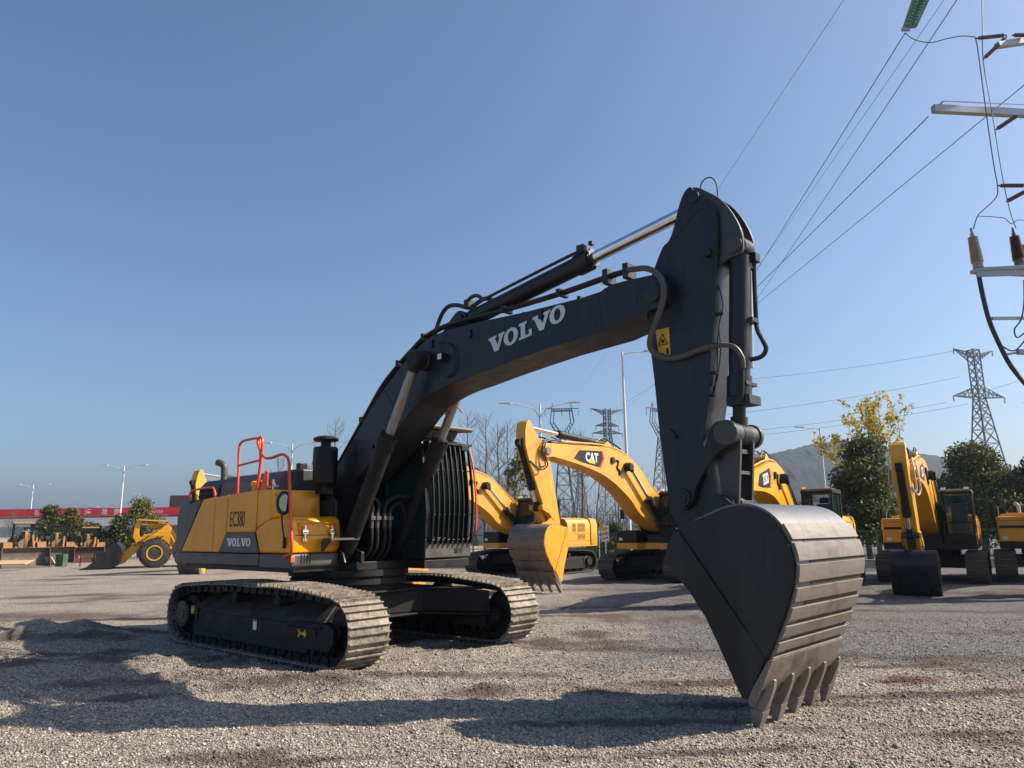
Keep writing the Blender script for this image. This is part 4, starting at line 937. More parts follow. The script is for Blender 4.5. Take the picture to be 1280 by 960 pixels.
# ================================================================== machines standing behind
def xform2(c, a, d=(0, 0)):
    ca, sa = cos(a), sin(a)
    return lambda p: (c[0] + ca * (p[0] - c[0]) - sa * (p[1] - c[1]) + d[0], c[1] + sa * (p[0] - c[0]) + ca * (p[1] - c[1]) + d[1])
CATBOOM = [(-.10, 1.72), (-.18, 1.95), (.0, 2.15), (.75, 2.55), (1.60, 3.12), (1.92, 3.38), (2.31, 3.71), (2.78, 4.03), (3.49, 4.28), (4.33, 4.40)]
def yard_excavator(label, loc, H, scale=1., col='catyel', br=0., ar=0., bkr=0., bucket='catshell', bside=None, decal=None, group='yellow excavators parked along the fence', stripe='yelsign', guard=False, kb=.93, bw=.70):
    ang = atan2(H[1], H[0]); R = empty('parked_excavator', (loc[0], loc[1], 0), ang); R.scale = (scale,) * 3
    tag(R, label, 'excavator', group); bside = bside or col
    for s_ in (-1, 1):
        y0, y1 = (1.0 * s_, 1.62 * s_); make_track(R, min(y0, y1), max(y0, y1), 4.9, 1.0, False, mbelt='belt2', side=s_, frame_mat='frame')
    c = MB(); c.prism([(-1.3, -1.1), (1.3, -1.1), (.8, 0), (1.3, 1.1), (-1.3, 1.1), (-.8, 0)], .45, .80, 'z'); c.build('centre_frame', 'frame', R)
    c = MB(); c.lathe([(.7, .8), (.8, .8), (.8, 1.08), (.7, 1.08)], n=32); c.build('swing_ring', 'frame', R)
    # upper structure
    p = MB(); p.prism([(-2.9, -1.42), (1.50, -1.42), (1.50, -.55), (1.2, -.4), (1.2, .42), (1.55, .42), (1.55, 1.38), (-2.9, 1.38)], 1.06, 1.28, 'z'); p.build('platform_frame', col if col == 'catyel' else 'black', R, bevel=.015)
    sany = col == 'sanyyel'
    p = MB(); p.b6(.20, 1.51, -1.42, -.55, 1.285, 2.12 if sany else 1.72); tb_ = p.build('tool_box', col if sany else 'black', R, bevel=.05)
    if sany:
        q = MB(); q.b6(1.512, 1.53, -1.36, -.62, 1.74, 1.82); q.build('grab_handle', 'black', tb_, bevel=.01)
        q = MB(); q.b6(1.511, 1.516, -1.38, -.6, 1.985, 1.995); q.build('lid_gap', 'black', tb_)
        q = MB(); q.tube([(1.56, -1.44, 1.2), (1.58, -1.45, 2.0), (1.50, -1.46, 2.75)], .016, n=5, smooth=1); q.build('handrail', 'black', R)
    MB().b6(1.512, 1.53, -1.30, -1.15, 1.36, 1.46).build('headlight', 'white', tb_, bevel=.01)
    p = MB(); p.prism([(-1.42, 1.285), (-1.42, 1.95), (-1.34, 2.05), (-.60, 2.05), (-.55, 1.285)], -.6, .19, 'x'); p.build('fuel_tank', col, R, bevel=.03)
    p = MB(); p.prism([(-1.41, 1.285), (-1.41, 2.0), (-1.3, 2.2), (-1.0, 2.26), (1.0, 2.26), (1.28, 2.18), (1.38, 2.0), (1.38, 1.285)], -2.35, -.62, 'x'); bo = p.build('engine_cover', col, R, bevel=.03)
    for x0, x1, z0, z1 in ((-1.25, -.98, 1.66, 2.02), (-1.95, -1.42, 1.66, 2.02), (-1.95, -1.42, 1.36, 1.56)):
        for sy in (1, -1):
            q = MB(); q.b6(x0, x1, sy * 1.372, sy * 1.384, z0, z1); vo = q.build('vent_grille', 'ventdark', bo, bevel=.004)
            q = MB(); k = 0
            while z0 + .03 + k * .055 < z1 - .02: q.b6(x0 + .01, x1 - .01, sy * 1.385, sy * 1.396, z0 + .02 + k * .055, z0 + .042 + k * .055); k += 1
            q.build('slats', col, vo)
    q = MB(); q.b6(-2.36, -.6, 1.3805, 1.386, 1.600, 1.612); q.build('panel_gap', 'ventdark', bo)
    for sy in (1, -1): q = MB(); q.b6(-1.372, -1.362, sy * 1.3805, sy * 1.386, 1.31, 2.02); q.build('panel_gap', 'ventdark', bo)
    p = MB(); rr = []
    for k, (z, kk) in enumerate(((1.06, .95), (1.15, 1), (1.95, 1), (2.18, .96), (2.24, .88))):
        ring_ = []
        for i in range(15):
            w = -pi / 2 + pi * i / 14; ring_.append((-2.55 - (.85 * abs(cos(w)) ** .6) * kk, 1.42 * kk * sin(w) if abs(sin(w)) < .999 else 1.42 * kk * (1 if w > 0 else -1), z))
        ring_ += [(-2.36, 1.42 * kk, z), (-2.36, -1.42 * kk, z)]; rr.append(ring_)
    n_ = len(rr[0]); Fc = [tuple(range(n_)), tuple(range(4 * n_, 5 * n_))[::-1]]
    for j in range(4):
        for i in range(n_): Fc.append((j * n_ + i, (j + 1) * n_ + i, (j + 1) * n_ + (i + 1) % n_, j * n_ + (i + 1) % n_))
    p.add(sum(rr, []), Fc); p.build('counterweight', col, R, smooth=40)
    p = MB(); p.tube([(-1.4, -.7, 2.24), (-1.4, -.7, 2.50), (-1.45, -.75, 2.60), (-1.55, -.8, 2.62)], .06, n=8); p.build('exhaust_pipe', 'galv', R)
    p = MB(); p.tube([(-.3, -1.35, 1.9), (-.3, -1.35, 2.45), (.35, -1.35, 2.45), (.9, -1.35, 1.9), (1.1, -1.35, 1.72)], .02, n=6, smooth=1); p.build('handrail', 'black', R)
    p = MB(); p.tube([(.9, -1.38, 1.7), (.95, -1.5, 2.25)], .015, n=5, smooth=1); p.box((.95, -1.5, 2.3), (.04, .18, .34)); p.build('side_mirror', 'black', R)
    p = MB(); p.cyl((-.5, .6, 2.24), (-.5, .6, 2.36), .02, n=6); p.cyl((-.5, .6, 2.36), (-.5, .6, 2.5), .06, n=10); p.build('beacon', 'amber', R)
    # boom bracket and machinery
    p = MB()
    for y in (-.40, .36): p.prism([(-.6, 1.28), (1.1, 1.28), (.5, 1.55), (.2, 2.15), (-.2, 2.15), (-.6, 1.6)], y, y + .05)
    p.b6(-.6, 1.15, -.34, .35, 1.28, 1.55); p.build('boom_bracket', 'black', R)
    # cab
    cb_ = empty('cab', parent=R); y0, y1 = .46, 1.38
    p = MB(); p.prism([(-.15, 1.285), (1.60, 1.285), (1.62, 1.55), (-.15, 1.62)], y0, y1)
    for y in (y0, y1 - .06):
        p.prism([(1.54, 1.55), (1.62, 1.55), (1.66, 2.2), (1.50, 2.92), (1.42, 2.92), (1.58, 2.2)], y, y + .06); p.prism([(.42, 1.5), (.50, 1.5), (.50, 2.95), (.42, 2.95)], y + .002, y + .058); p.prism([(-.15, 1.5), (-.03, 1.5), (-.03, 2.95), (-.15, 2.95)], y, y + .06)
        p.b6(.5, 1.55, y + .004, y + .05, 1.62, 1.72)
    p.b6(1.60, 1.66, y0 + .05, y1 - .05, 1.92, 1.98)
    p.build('cab_frame', 'black', cb_, bevel=.01)
    p = MB(); p.prism([(-.18, 2.90), (1.50, 2.90), (1.53, 2.97), (1.40, 3.04), (-.1, 3.04), (-.18, 3.0)], y0 - .02, y1 + .02); p.build('cab_roof', 'black', cb_, bevel=.02)
    p = MB(); p.b6(.1, 1.1, y0 + .08, y1 - .08, 3.045, 3.07); p.build('roof_hatch', col, cb_, bevel=.008)
    p = MB(); p.prism([(1.56, 1.56), (1.615, 2.2), (1.46, 2.90), (1.45, 2.90), (1.605, 2.2), (1.55, 1.56)], y0 + .06, y1 - .06); p.build('windscreen', 'glass', cb_, smooth=0)
    for y in (y0 + .025, y1 - .035):
        p = MB(); p.prism([(.50, 1.72), (1.55, 1.72), (1.60, 2.2), (1.44, 2.90), (.50, 2.90)], y, y + .006); p.prism([(-.03, 1.62), (.42, 1.62), (.42, 2.9), (-.03, 2.9)], y, y + .006); p.build('side_window', 'glass', cb_, smooth=0)
    p = MB(); p.prism([(.2, 1.62), (.75, 1.62), (.75, 1.95), (.35, 2.0), (.28, 2.6), (.15, 2.6)], .68, 1.16); p.build('seat', 'seat', cb_, bevel=.04)
    p = MB(); p.prism([(.16, 2.62), (.24, 2.62), (.22, 2.80), (.14, 2.80)], .78, 1.06); p.build('headrest', 'black', cb_, bevel=.02)
    for y in (y0 + .12, y1 - .12): MB().box((1.50, y, 3.07), (.1, .14, .09)).build('work_lamp', 'chrome', cb_, bevel=.015)
    if guard:
        p = MB()
        for i in range(12): p.bar((1.68, y0 + .05 + i * .073, 1.46), (1.68, y0 + .05 + i * .073, 1.90), .02, .02)
        p.b6(1.67, 1.70, y0, y1, 1.90, 1.93); p.b6(1.67, 1.70, y0, y1, 1.44, 1.47); p.build('front_guard', 'black', cb_)
    # boom, arm and bucket, each turned about its pin
    f1 = xform2((.1, 1.9), br); T0 = (7.22, 4.08); T1 = f1(T0)
    f2 = lambda p: (lambda q: (q[0] + T1[0] - T0[0], q[1] + T1[1] - T0[1]))(xform2(T0, br + ar)(p))
    B0 = (6.75, 1.85); B1 = f2(B0)
    f3 = lambda p: (lambda q: (q[0] + B1[0] - B0[0], q[1] + B1[1] - B0[1]))(xform2(B0, br + ar + bkr)(p))
    outl = smooth2(CATBOOM, 3) + [(5.5, 4.36), (6.46, 4.33), (7.05, 4.31)] + [(7.22 + .21 * cos(w), 4.08 + .21 * sin(w)) for w in [radians(a_) for a_ in (75, 35, 0, -40, -80)]] + smooth2([(7.0, 3.92), (5.67, 3.74), (4.68, 3.53), (4.1, 3.33), (3.5, 3.02), (2.97, 2.68), (2.43, 2.22), (1.4, 1.75), (.5, 1.62), (.1, 1.62)], 3)
    p = MB(); p.prism([f1(q) for q in outl], -.30, .30); bo_ = p.build('boom', col, R, bevel=.01, smooth=30)
    def P3(f, q, y): a_ = f(q); return (a_[0], y, a_[1])
    for y in (-.38, .38): p = MB(); p.cyl(P3(f1, (3.22, 3.80), y - .08), P3(f1, (3.22, 3.80), y + .08), .15, n=16); p.build('pivot_cap', 'black', bo_)
    p = MB(); p.cyl(P3(f1, T0, -.34), P3(f1, T0, .34), .12, n=16); p.build('pivot_pin', 'steel', bo_)
    p = MB(); p.prism([f1(q) for q in [(3.6, 4.25), (3.85, 4.55), (4.0, 4.62), (4.15, 4.52), (4.3, 4.35)]], -.15, .15); p.build('cylinder_bracket', col, bo_, bevel=.01)
    for y in (-.2, .2):
        p = MB(); p.tube([P3(f1, q, y) for q in [(.6, 2.55), (1.7, 3.35), (2.35, 3.85), (2.85, 4.15), (3.5, 4.37), (4.4, 4.47), (5.5, 4.45), (6.5, 4.43)]], .028, n=6, smooth=2); p.build('hydraulic_pipe', col, bo_)
    p = MB(); p.tube([P3(f1, q, .32) for q in [(3.55, 3.62), (3.75, 3.75), (3.65, 3.95), (3.85, 4.0), (4.0, 3.9)]], .03, n=6, smooth=3); p.box(P3(f1, (3.98, 3.98), .33), (.16, .05, .2)); p.box(P3(f1, (3.58, 3.6), .33), (.12, .04, .14)); p.build('lamp_cable', 'black', bo_)
    hm_ = 'palehose' if col == 'sanyyel' else 'hose'
    for y, dz in ((-.30, 0), (-.22, .1), (.24, .05), (.32, -.05)):
        p = MB(); p.tube([P3(f1, (6.5, 4.42), y * .7), P3(f1, (7.0, 4.46 + dz), y), P3(f1, (7.4, 4.30), y * 1.1), P3(f2, (7.45, 3.9 + dz), y * 1.2), P3(f2, (7.35, 3.65), y * 1.2), P3(f2, (7.6, 3.55 + dz), y), P3(f2, (7.95, 3.75), y * .7)], .024, n=6); p.build('hydraulic_hose', hm_, bo_)
    for y in (-.1, .1):
        p = MB(); p.tube([P3(f1, (4.6, 4.55), y), P3(f1, (4.2, 4.72), y), P3(f1, (3.7, 4.60), y), P3(f1, (3.2, 4.42), y)], .03, n=6); p.build('hydraulic_hose', 'hose', bo_)
    for y in (-.45, .45): cylinder('boom_cylinder', (.85, y, 1.45), P3(f1, (3.22, 3.80), y), .55, .11, .06, R, 'chrome', 'black')
    cylinder('arm_cylinder', P3(f1, (3.98, 4.52), 0), P3(f2, (7.92, 4.78), 0), .60, .11, .065, R, 'chrome', 'black')
    armo = [(7.03, 3.95), (7.25, 4.32), (7.50, 4.45), (7.72, 4.72), (7.84, 4.92), (7.95, 4.95), (8.04, 4.88), (8.10, 4.60), (8.10, 4.2), (8.0, 3.9), (7.82, 3.46), (7.43, 2.62), (7.05, 1.92), (6.92, 1.75), (6.75, 1.68), (6.60, 1.80), (6.62, 2.04), (6.80, 2.9), (7.0, 3.75)]
    p = MB(); p.prism([f2(q) for q in armo], -.19, .19); ao = p.build('arm', col, R, bevel=.01, smooth=30)
    p = MB(); p.prism([f2(q) for q in [(7.0, 3.25), (7.13, 3.22), (7.03, 2.85), (6.91, 2.88)]], .192, .196); p.build('warning_sticker', stripe, ao, smooth=0)
    cylinder('bucket_cylinder', P3(f2, (8.15, 4.28), 0), P3(f2, (7.42, 2.42), 0), .70, .10, .06, R, 'chrome', 'black')
    p = MB()
    for y in (-.26, .22): p.prism([f2(q) for q in [(6.82, 2.08), (6.95, 2.02), (7.20, 2.25), (7.50, 2.36), (7.50, 2.50), (7.32, 2.52), (6.92, 2.22)]], y, y + .04)
    p.build('side_link', col, R, bevel=.005)
    p = MB(); L0 = P3(f2, (7.42, 2.42), 0); L1 = P3(f3, (7.20, 2.06), 0); p.bar(L0, L1, .22, .14); p.cyl((L0[0], -.27, L0[2]), (L0[0], .27, L0[2]), .08); p.build('bucket_link', 'grey' if bucket != 'catshell' else col, R, bevel=.02)
    k_ = kb; g3 = lambda q: f3((6.75 + (q[0] - 6.62) * k_, 1.85 + (q[1] - 1.77) * k_))
    bk = empty('bucket', parent=R)
    for s_ in (-1, 1):
        p = MB(); p.prism([g3(q) for q in side_poly], s_ * bw, s_ * (bw - .03)); so_ = p.build('side_plate', bside, bk, bevel=.004, smooth=25)
        p = MB(); p.prism([g3(q) for q in [(6.79, 1.79), (6.645, 1.50), (6.90, 1.17), (7.18, .69), (7.38, .25), (7.44, .25), (7.63, .62)]], s_ * (bw + .002), s_ * (bw + .016)); p.build('side_cutter', bside, so_)
    p = sheet(outer, .03, -bw + .01, bw - .01); 
    p.v = [((lambda q: (q[0], v[1], q[1]))(g3((v[0], v[2])))) for v in p.v]; p.build('bucket_shell', bucket, bk, smooth=30)
    for za, zb in ((1.62, 1.40), (1.30, 1.08), (.96, .78), (.68, .56)):
        p = MB(); o1 = []; o2 = []
        for z in (za, (za + zb) / 2, zb):
            c_, d_ = curve_at(z); nr_ = Vector((-d_.y, d_.x)); o1.append(g3(c_ + nr_ * .003)); o2.append(g3(c_ + nr_ * .022))
        p.prism(o2 + o1[::-1], -bw - .004, bw + .004); p.build('wear_strip', bucket, bk)
    p = MB(); p.prism([g3(q) for q in [(7.705, .59), (7.735, .60), (7.52, .20), (7.475, .155), (7.43, .20), (7.44, .25)]], -bw - .02, bw + .02); p.build('cutting_edge', 'steel' if bucket == 'catshell' else bucket, bk)
    for y in (-.25, .20):
        p = MB(); p.prism([g3(q) for q in [(6.55, 1.72), (6.62, 1.88), (6.80, 1.98), (6.95, 2.13), (7.1, 2.05), (7.45, 2.0), (7.3, 1.9), (6.75, 1.55)]], y, y + .05); p.build('ear', bside, bk)
    for k in range(5):
        y = -bw + .05 + (2 * bw - .1) * k / 4; p = MB(); poly = [g3(q) for q in [(7.68, .42), (7.60, .45), (7.42, .15), (7.42, -.08), (7.46, -.09), (7.58, .14)]]; p.prism(poly, y - .055, y + .055); p.build('tooth', 'steel' if bucket == 'catshell' else 'black', bk, bevel=.01)
    if decal:
        q0 = f1((5.15, 4.24)); q1 = f1((5.15, 3.82)); 
        p = MB(); p.prism([f1(q) for q in [(4.52, 4.25), (5.72, 4.20), (6.02, 3.93), (5.6, 3.83), (4.72, 3.72), (4.52, 4.0)]], .302, .306); dp = p.build('decal_panel', 'black', bo_, smooth=0)
        p = MB(); p.prism([f1(q) for q in [(4.50, 4.25), (4.43, 4.02), (4.63, 3.70), (4.71, 3.72), (4.515, 4.0), (4.57, 4.25)]], .308, .311); p.build('decal_stripe', 'red', dp, smooth=0)
        xd = Vector((-cos(br), 0, -sin(br))); ud = Vector((-sin(br), 0, cos(br))); w_ = f1((5.42, 3.86))
        text_polys(decal, 'decal_lettering', 'white', dp, (w_[0], .309, w_[1]), xd, ud, .30, width=.66, bold=.035, depth=.003)
        if decal == 'CAT':
            p = MB(); c0 = f1((5.28, 3.83)); c1 = f1((4.92, 3.80)); c2 = f1((5.09, 4.0)); p.prism([c0, c1, c2], .3145, .317); p.build('decal_triangle', 'yelsign', dp, smooth=0)
    return R
Hc = Vector((-.68, -.73))
yard_excavator('amber yellow excavator parked directly behind the big one, boom arching left to a brown-backed bucket', (5.75, 27.7), Hc, decal='CAT', guard=True, bkr=-.16)
yard_excavator('amber yellow excavator half hidden behind the barred cab, louvred engine cover showing at its rear', (.75, 32.0), (-.62, -.78), br=-.10, ar=-.02, bkr=-.1, decal='CAT')
yard_excavator('bright yellow excavator behind the big grey bucket, only its boom, cab roof and rear showing', (8.9, 23.9), (-.52, -.85), scale=.94, col='sanyyel', decal='323D', bucket='navy', bside='navy', br=-.16, kb=.7)
yard_excavator('bright yellow excavator facing the camera with black bucket and seat visible through its windscreen', (14.0, 25.6), (-.54, -.84), scale=.94, col='sanyyel', decal='323D', bucket='navy', bside='navy', br=-.11, ar=.03, bkr=.0, kb=.66, bw=.58)
yard_excavator('bright yellow excavator cut off by the right edge of the photo, only its side showing', (17.35, 24.9), (-.54, -.84), scale=.94, col='sanyyel', bucket='navy', bside='navy', br=-.095, kb=.64)
yard_excavator('amber yellow excavator hidden behind the big machine, arm tip above hood, bucket teeth below', (-11.2, 42.4), (-.46, -.885), br=-.04, ar=.22, bkr=-.28)

# ------------------------------------------------------------------ wheel loaders
def wheel_loader(label, loc, H, scale=1., col='sanyyel', bcol='navy', bin_='navy', group=None, text=None, lift=0., old=False):
    ang = atan2(H[1], H[0]); R = empty('wheel_loader', (loc[0], loc[1], 0), ang); R.scale = (scale,) * 3; tag(R, label, 'wheel loader', group)
    for x in (1.55, -1.65):
        for s_ in (-1, 1):
            p = MB(); c = (x, s_ * 1.12, .80)
            p.lathe([(.42, -.27), (.66, -.29), (.76, -.25), (.79, -.15), (.80, 0), (.79, .15), (.76, .25), (.66, .29), (.42, .27)], c, 'y', 36)
            for i in range(24):
                w = 2 * pi * i / 24; R3 = Matrix.Rotation(-w, 3, 'Y')
                for s2 in (-1, 1):
                    off = .06 * s2; w2 = w + off; p.box((c[0] + .80 * cos(w2), c[1] + s2 * .14, c[2] + .80 * sin(w2)), (.06, .26, .075), Matrix.Rotation(-w2, 3, 'Y'))
            wo = p.build('wheel', 'rubber', R)
            p = MB(); p.lathe([(.40, s_ * .20), (.42, s_ * .29), (.36, s_ * .29), (.34, s_ * .24), (.26, s_ * .24)] if s_ > 0 else [(.26, -.24), (.34, -.24), (.36, -.29), (.42, -.29), (.40, -.20)], c, 'y', 28); p.build('rim', col, wo, smooth=30)
            p = MB(); yy = sorted((s_ * .1, s_ * .265)); p.lathe([(.24, yy[0]), (.24, yy[1])], c, 'y', 20); p.build('hub', 'grey', wo)
    p = MB(); p.prism([(.2, .7), (1.9, .7), (2.1, 1.0), (1.5, 1.5), (1.15, 2.1), (.75, 2.1), (.2, 1.2)], -.38, .38); p.build('front_frame', 'rust' if old else col, R, bevel=.02)
    p = MB(); p.prism([(-2.9, .75), (-.1, .75), (.1, 1.15), (-.5, 1.45), (-2.9, 1.45)], -.45, .45); p.build('rear_frame', 'black', R, bevel=.02)
    p = MB(); p.prism([(-3.2, .9), (-1.3, 1.35), (-1.3, 2.15), (-2.9, 2.05), (-3.3, 1.85)], -.75, .75); p.build('engine_hood', col, R, bevel=.05)
    for s_ in (-1, 1):
        for x in (1.55, -1.65):
            p = MB(); p.prism([(x - .95, 1.35), (x - .75, 1.72), (x + .55, 1.76), (x + .95, 1.35), (x + .98, 1.38), (x + .58, 1.82), (x - .78, 1.78), (x - 1.0, 1.4)], s_ * .80, s_ * 1.38); p.build('mudguard', col, R, bevel=.01)
    cb_ = empty('cab', parent=R)
    p = MB(); p.b6(-1.25, .05, -.68, .68, 1.35, 1.75)
    for x, y in ((.0, -.65), (.0, .65), (-1.2, -.65), (-1.2, .65), (-.6, .65), (-.6, -.65)): p.bar((x, y, 1.75), (x * .85 - .05, y * .94, 3.2), .07, .07)
    p.build('cab_frame', 'black', cb_)
    p = MB(); p.prism([(-1.3, 3.2), (.1, 3.2), (.12, 3.28), (.0, 3.36), (-1.2, 3.36)], -.72, .72); p.build('cab_roof', 'black' if old and 'orange' not in label and 'cut by' not in label else col, cb_, bevel=.03)
    p = MB(); p.prism([(.0, 1.76), (-.05, 3.19), (-.06, 3.19), (-.01, 1.76)], -.6, .6); p.build('windscreen', 'glass', cb_, smooth=0)
    for s_ in (-1, 1):
        p = MB(); p.prism([(-1.17, 1.76), (-.02, 1.76), (-.08, 3.19), (-1.1, 3.19)], s_ * .63, s_ * .625); p.build('side_window', 'glass', cb_, smooth=0)
    p = MB(); p.tube([(.05, 1.05, 1.8), (.25, 1.15, 2.4)], .02, n=5, smooth=1); p.box((.25, 1.15, 2.55), (.05, .16, .34)); p.build('side_mirror', 'black', R)
    for s_ in (-1, 1):
        p = MB(); p.prism([(.78, 2.15), (1.0, 2.35), (1.6, 2.05), (2.7, 1.30), (3.28, .52), (3.30, .22), (3.12, .25), (2.55, .88), (1.7, 1.45), (.85, 1.95)], s_ * .50, s_ * .64); lo = p.build('lift_arm', col, R, bevel=.02)
        if text and s_ > 0: text_polys(text, 'brand_lettering', 'black', lo, (2.55, .645, 1.12), (-.80, 0, .60), (.60, 0, .80), .20, width=1.75, bold=.02)
        cylinder('lift_cylinder', (.45, s_ * .42, .95), (2.2, s_ * .42, 1.35), .6, .08, .05, R, 'chrome', col)
    p = MB(); p.prism([(2.15, 1.0), (2.45, 1.15), (2.75, 1.7), (2.70, 2.35), (2.60, 2.65), (2.35, 2.62), (2.45, 2.3), (2.45, 1.8), (2.2, 1.4)], -.10, .10); p.build('bell_crank', col, R, bevel=.02)
    p = MB(); p.prism([(1.0, 2.58), (2.5, 2.66), (2.5, 2.60), (1.0, 2.50)], -.28, .28); p.build('crank_guard', col, R, bevel=.01)
    cylinder('tilt_cylinder', (.85, 0, 2.25), (2.5, 0, 2.42), .68, .12, .06, R, 'chrome', col)
    p = MB(); p.bar((2.3, 0, 1.15), (3.2, 0, .75), .12, .12); p.build('tilt_link', col, R)
    bk = empty('bucket', parent=R)
    prof = smooth2([(3.45, 1.42), (3.22, 1.15), (3.15, .80), (3.2, .45), (3.40, .15), (3.75, .06), (4.95, .04)], 4)
    inn = smooth2([(4.95, .07), (3.77, .10), (3.44, .19), (3.245, .47), (3.195, .80), (3.265, 1.13), (3.49, 1.40)], 4)
    p = MB(); p.prism(prof + inn, -1.5, 1.5); p.build('bucket_shell', bin_, bk, smooth=30)
    for s_ in (-1, 1):
        p = MB(); p.prism([(3.46, 1.41), (3.23, 1.15), (3.16, .80), (3.21, .45), (3.41, .15), (3.75, .065), (4.9, .05), (4.25, .62), (3.6, 1.40)], s_ * 1.502, s_ * 1.53); p.build('side_plate', bcol, bk)
    p = MB(); p.b6(4.80, 5.12, -1.54, 1.54, .015, .038); p.build('cutting_edge', 'steel' if old else bcol, bk)
    return R
P0 = at(195, 700, 43)
w = wheel_loader('new yellow wheel loader with black bucket beside the rear of the big excavator', (-20.4 + 1.55 * .92 * 1, 43.0 + .55 + .6), (-.92, -.40), text='LongGong')
for lab, px, Y, sc, Hh, cc in (
        ('old wheel loader cut by the left edge, wide dusty bucket holding pale boards', 2, 46, .80, (.62, -.8), 'rust'),
        ('old wheel loader with tinted cab, second from the left in the old loader row', 17, 55, .74, (.50, -.87), 'rust'),
        ('old wheel loader with dusty grey bucket, third from the left in the old loader row', 50, 52, .76, (.50, -.87), 'rust'),
        ('old wheel loader with orange cab roof and dark red-brown bucket', 92, 53, .72, (.45, -.9), 'brown')):
    q = at(px, 670, Y)
    wheel_loader(lab, (q.x, Y + 2), Hh, sc, 'oldyel', cc, cc, 'old wheel loaders in a row', old=True)
# boards and plate in front of the old loaders
q = at(12, 700, 41.5); b_ = MB(); b_.box((q.x, 41.5, .42), (2.2, .7, .05), Matrix.Rotation(.25, 3, 'X')); o = b_.build('wooden_board', 'wood', bevel=.005); tag(o, 'pale wooden board leaning in the bucket at the left edge', 'board')
q = at(53, 700, 47); b_ = MB(); b_.prism([(q.x - 1.0, .05), (q.x + 1.1, .05), (q.x + .75, .55), (q.x - .9, .55)], 46.6, 46.7); o = b_.build('wooden_board', 'wood', bevel=.005); tag(o, 'tan wooden board lying under the third old loader bucket', 'board')
q = at(74, 700, 46); b_ = MB(); b_.b6(q.x - .23, q.x + .23, 46, 46.5, 0, .72); b_.b6(q.x - .25, q.x + .25, 45.98, 46.52, .40, .44); o = b_.build('green_cabinet', 'greenbox', bevel=.01); tag(o, 'small green metal cabinet between the two old loaders', 'cabinet')
q = at(108, 700, 45.5); b_ = MB()
for x in (-.35, .5): b_.bar((q.x + x, 45.5, 0), (q.x + x, 45.5, .85), .05)
b_.bar((q.x - .35, 45.5, .83), (q.x + .9, 45.5, .83), .05); b_.bar((q.x - .35, 45.5, .45), (q.x + .9, 45.5, .45), .05); o = b_.build('green_barrier', 'green'); tag(o, 'low green pipe barrier beside the new loader bucket', 'barrier')

# ------------------------------------------------------------------ foliage
def leafmat(name, cols, trans=.25):
    m, nt, b = newmat(name); g = N(nt, 'ShaderNodeNewGeometry'); r = N(nt, 'ShaderNodeValToRGB'); e = r.color_ramp.elements
    while len(e) < len(cols): e.new(.5)
    for i, c in enumerate(cols): e[i].position = i / (len(cols) - 1); e[i].color = (*c, 1)
    nt.links.new(g.outputs['Random Per Island'], r.inputs[0]); nt.links.new(r.outputs[0], b.inputs['Base Color']); b.inputs['Roughness'].default_value = .6
    b.inputs['Specular IOR Level'].default_value = .3
    t = N(nt, 'ShaderNodeBsdfTranslucent'); nt.links.new(r.outputs[0], t.inputs[0]); mx = N(nt, 'ShaderNodeMixShader'); mx.inputs[0].default_value = trans
    nt.links.new(b.outputs[0], mx.inputs[1]); nt.links.new(t.outputs[0], mx.inputs[2]); nt.links.new(mx.outputs[0], nt.nodes['Material Output'].inputs[0]); return m
M['leaf_dark'] = leafmat('dark_leaves', [(.025, .036, .010), (.055, .070, .020), (.10, .11, .030), (.17, .165, .045)])
M['leaf_olive'] = leafmat('olive_leaves', [(.045, .055, .016), (.08, .085, .024), (.13, .12, .035), (.20, .15, .04)])
M['leaf_yellow'] = leafmat('yellow_leaves', [(.24, .20, .02), (.46, .34, .03), (.60, .44, .05), (.34, .32, .05)], .4)
M['leaf_pale'] = leafmat('pale_green_leaves', [(.08, .11, .03), (.16, .17, .05), (.24, .22, .07), (.30, .26, .08)], .35)
M['leaf_bush'] = leafmat('bush_leaves', [(.03, .04, .02), (.06, .07, .035), (.09, .10, .05), (.12, .13, .07)])
def leaves(name, centers, radii, n, size, mat, parent, seed):
    """leaf-sized faces gathered in clumps spread through the crown"""
    rg = np.random.default_rng(seed); C_ = np.array(centers); Rd = np.array(radii); wts = Rd ** 2; wts = wts / wts.sum()
    idx = rg.choice(len(C_), n, p=wts); d = rg.normal(size=(n, 3)); d /= np.linalg.norm(d, axis=1)[:, None]
    r = rg.random(n) ** .45; P_ = C_[idx] + d * (r * Rd[idx])[:, None] * np.array([1, 1, .8])
    a = rg.normal(size=(n, 3)) + d * .6; a /= np.linalg.norm(a, axis=1)[:, None]; b = np.cross(a, rg.normal(size=(n, 3))); b /= np.linalg.norm(b, axis=1)[:, None]
    a2 = np.cross(a, b); s = size * (.6 + .8 * rg.random(n))[:, None]
    V = np.stack([P_ + b * s, P_ + a2 * s * .55, P_ - b * s, P_ - a2 * s * .55], 1).reshape(-1, 3)
    me = bpy.data.meshes.new(name); me.vertices.add(len(V)); me.vertices.foreach_set('co', V.ravel()); me.loops.add(len(V)); me.loops.foreach_set('vertex_index', np.arange(len(V), dtype=np.int32))
    me.polygons.add(n); me.polygons.foreach_set('loop_start', np.arange(0, 4 * n, 4, dtype=np.int32)); me.polygons.foreach_set('loop_total', np.full(n, 4, dtype=np.int32)); me.update(); me.validate()
    me.materials.append(M[mat]); o = bpy.data.objects.new(name, me); COL.objects.link(o); o.parent = parent; return o
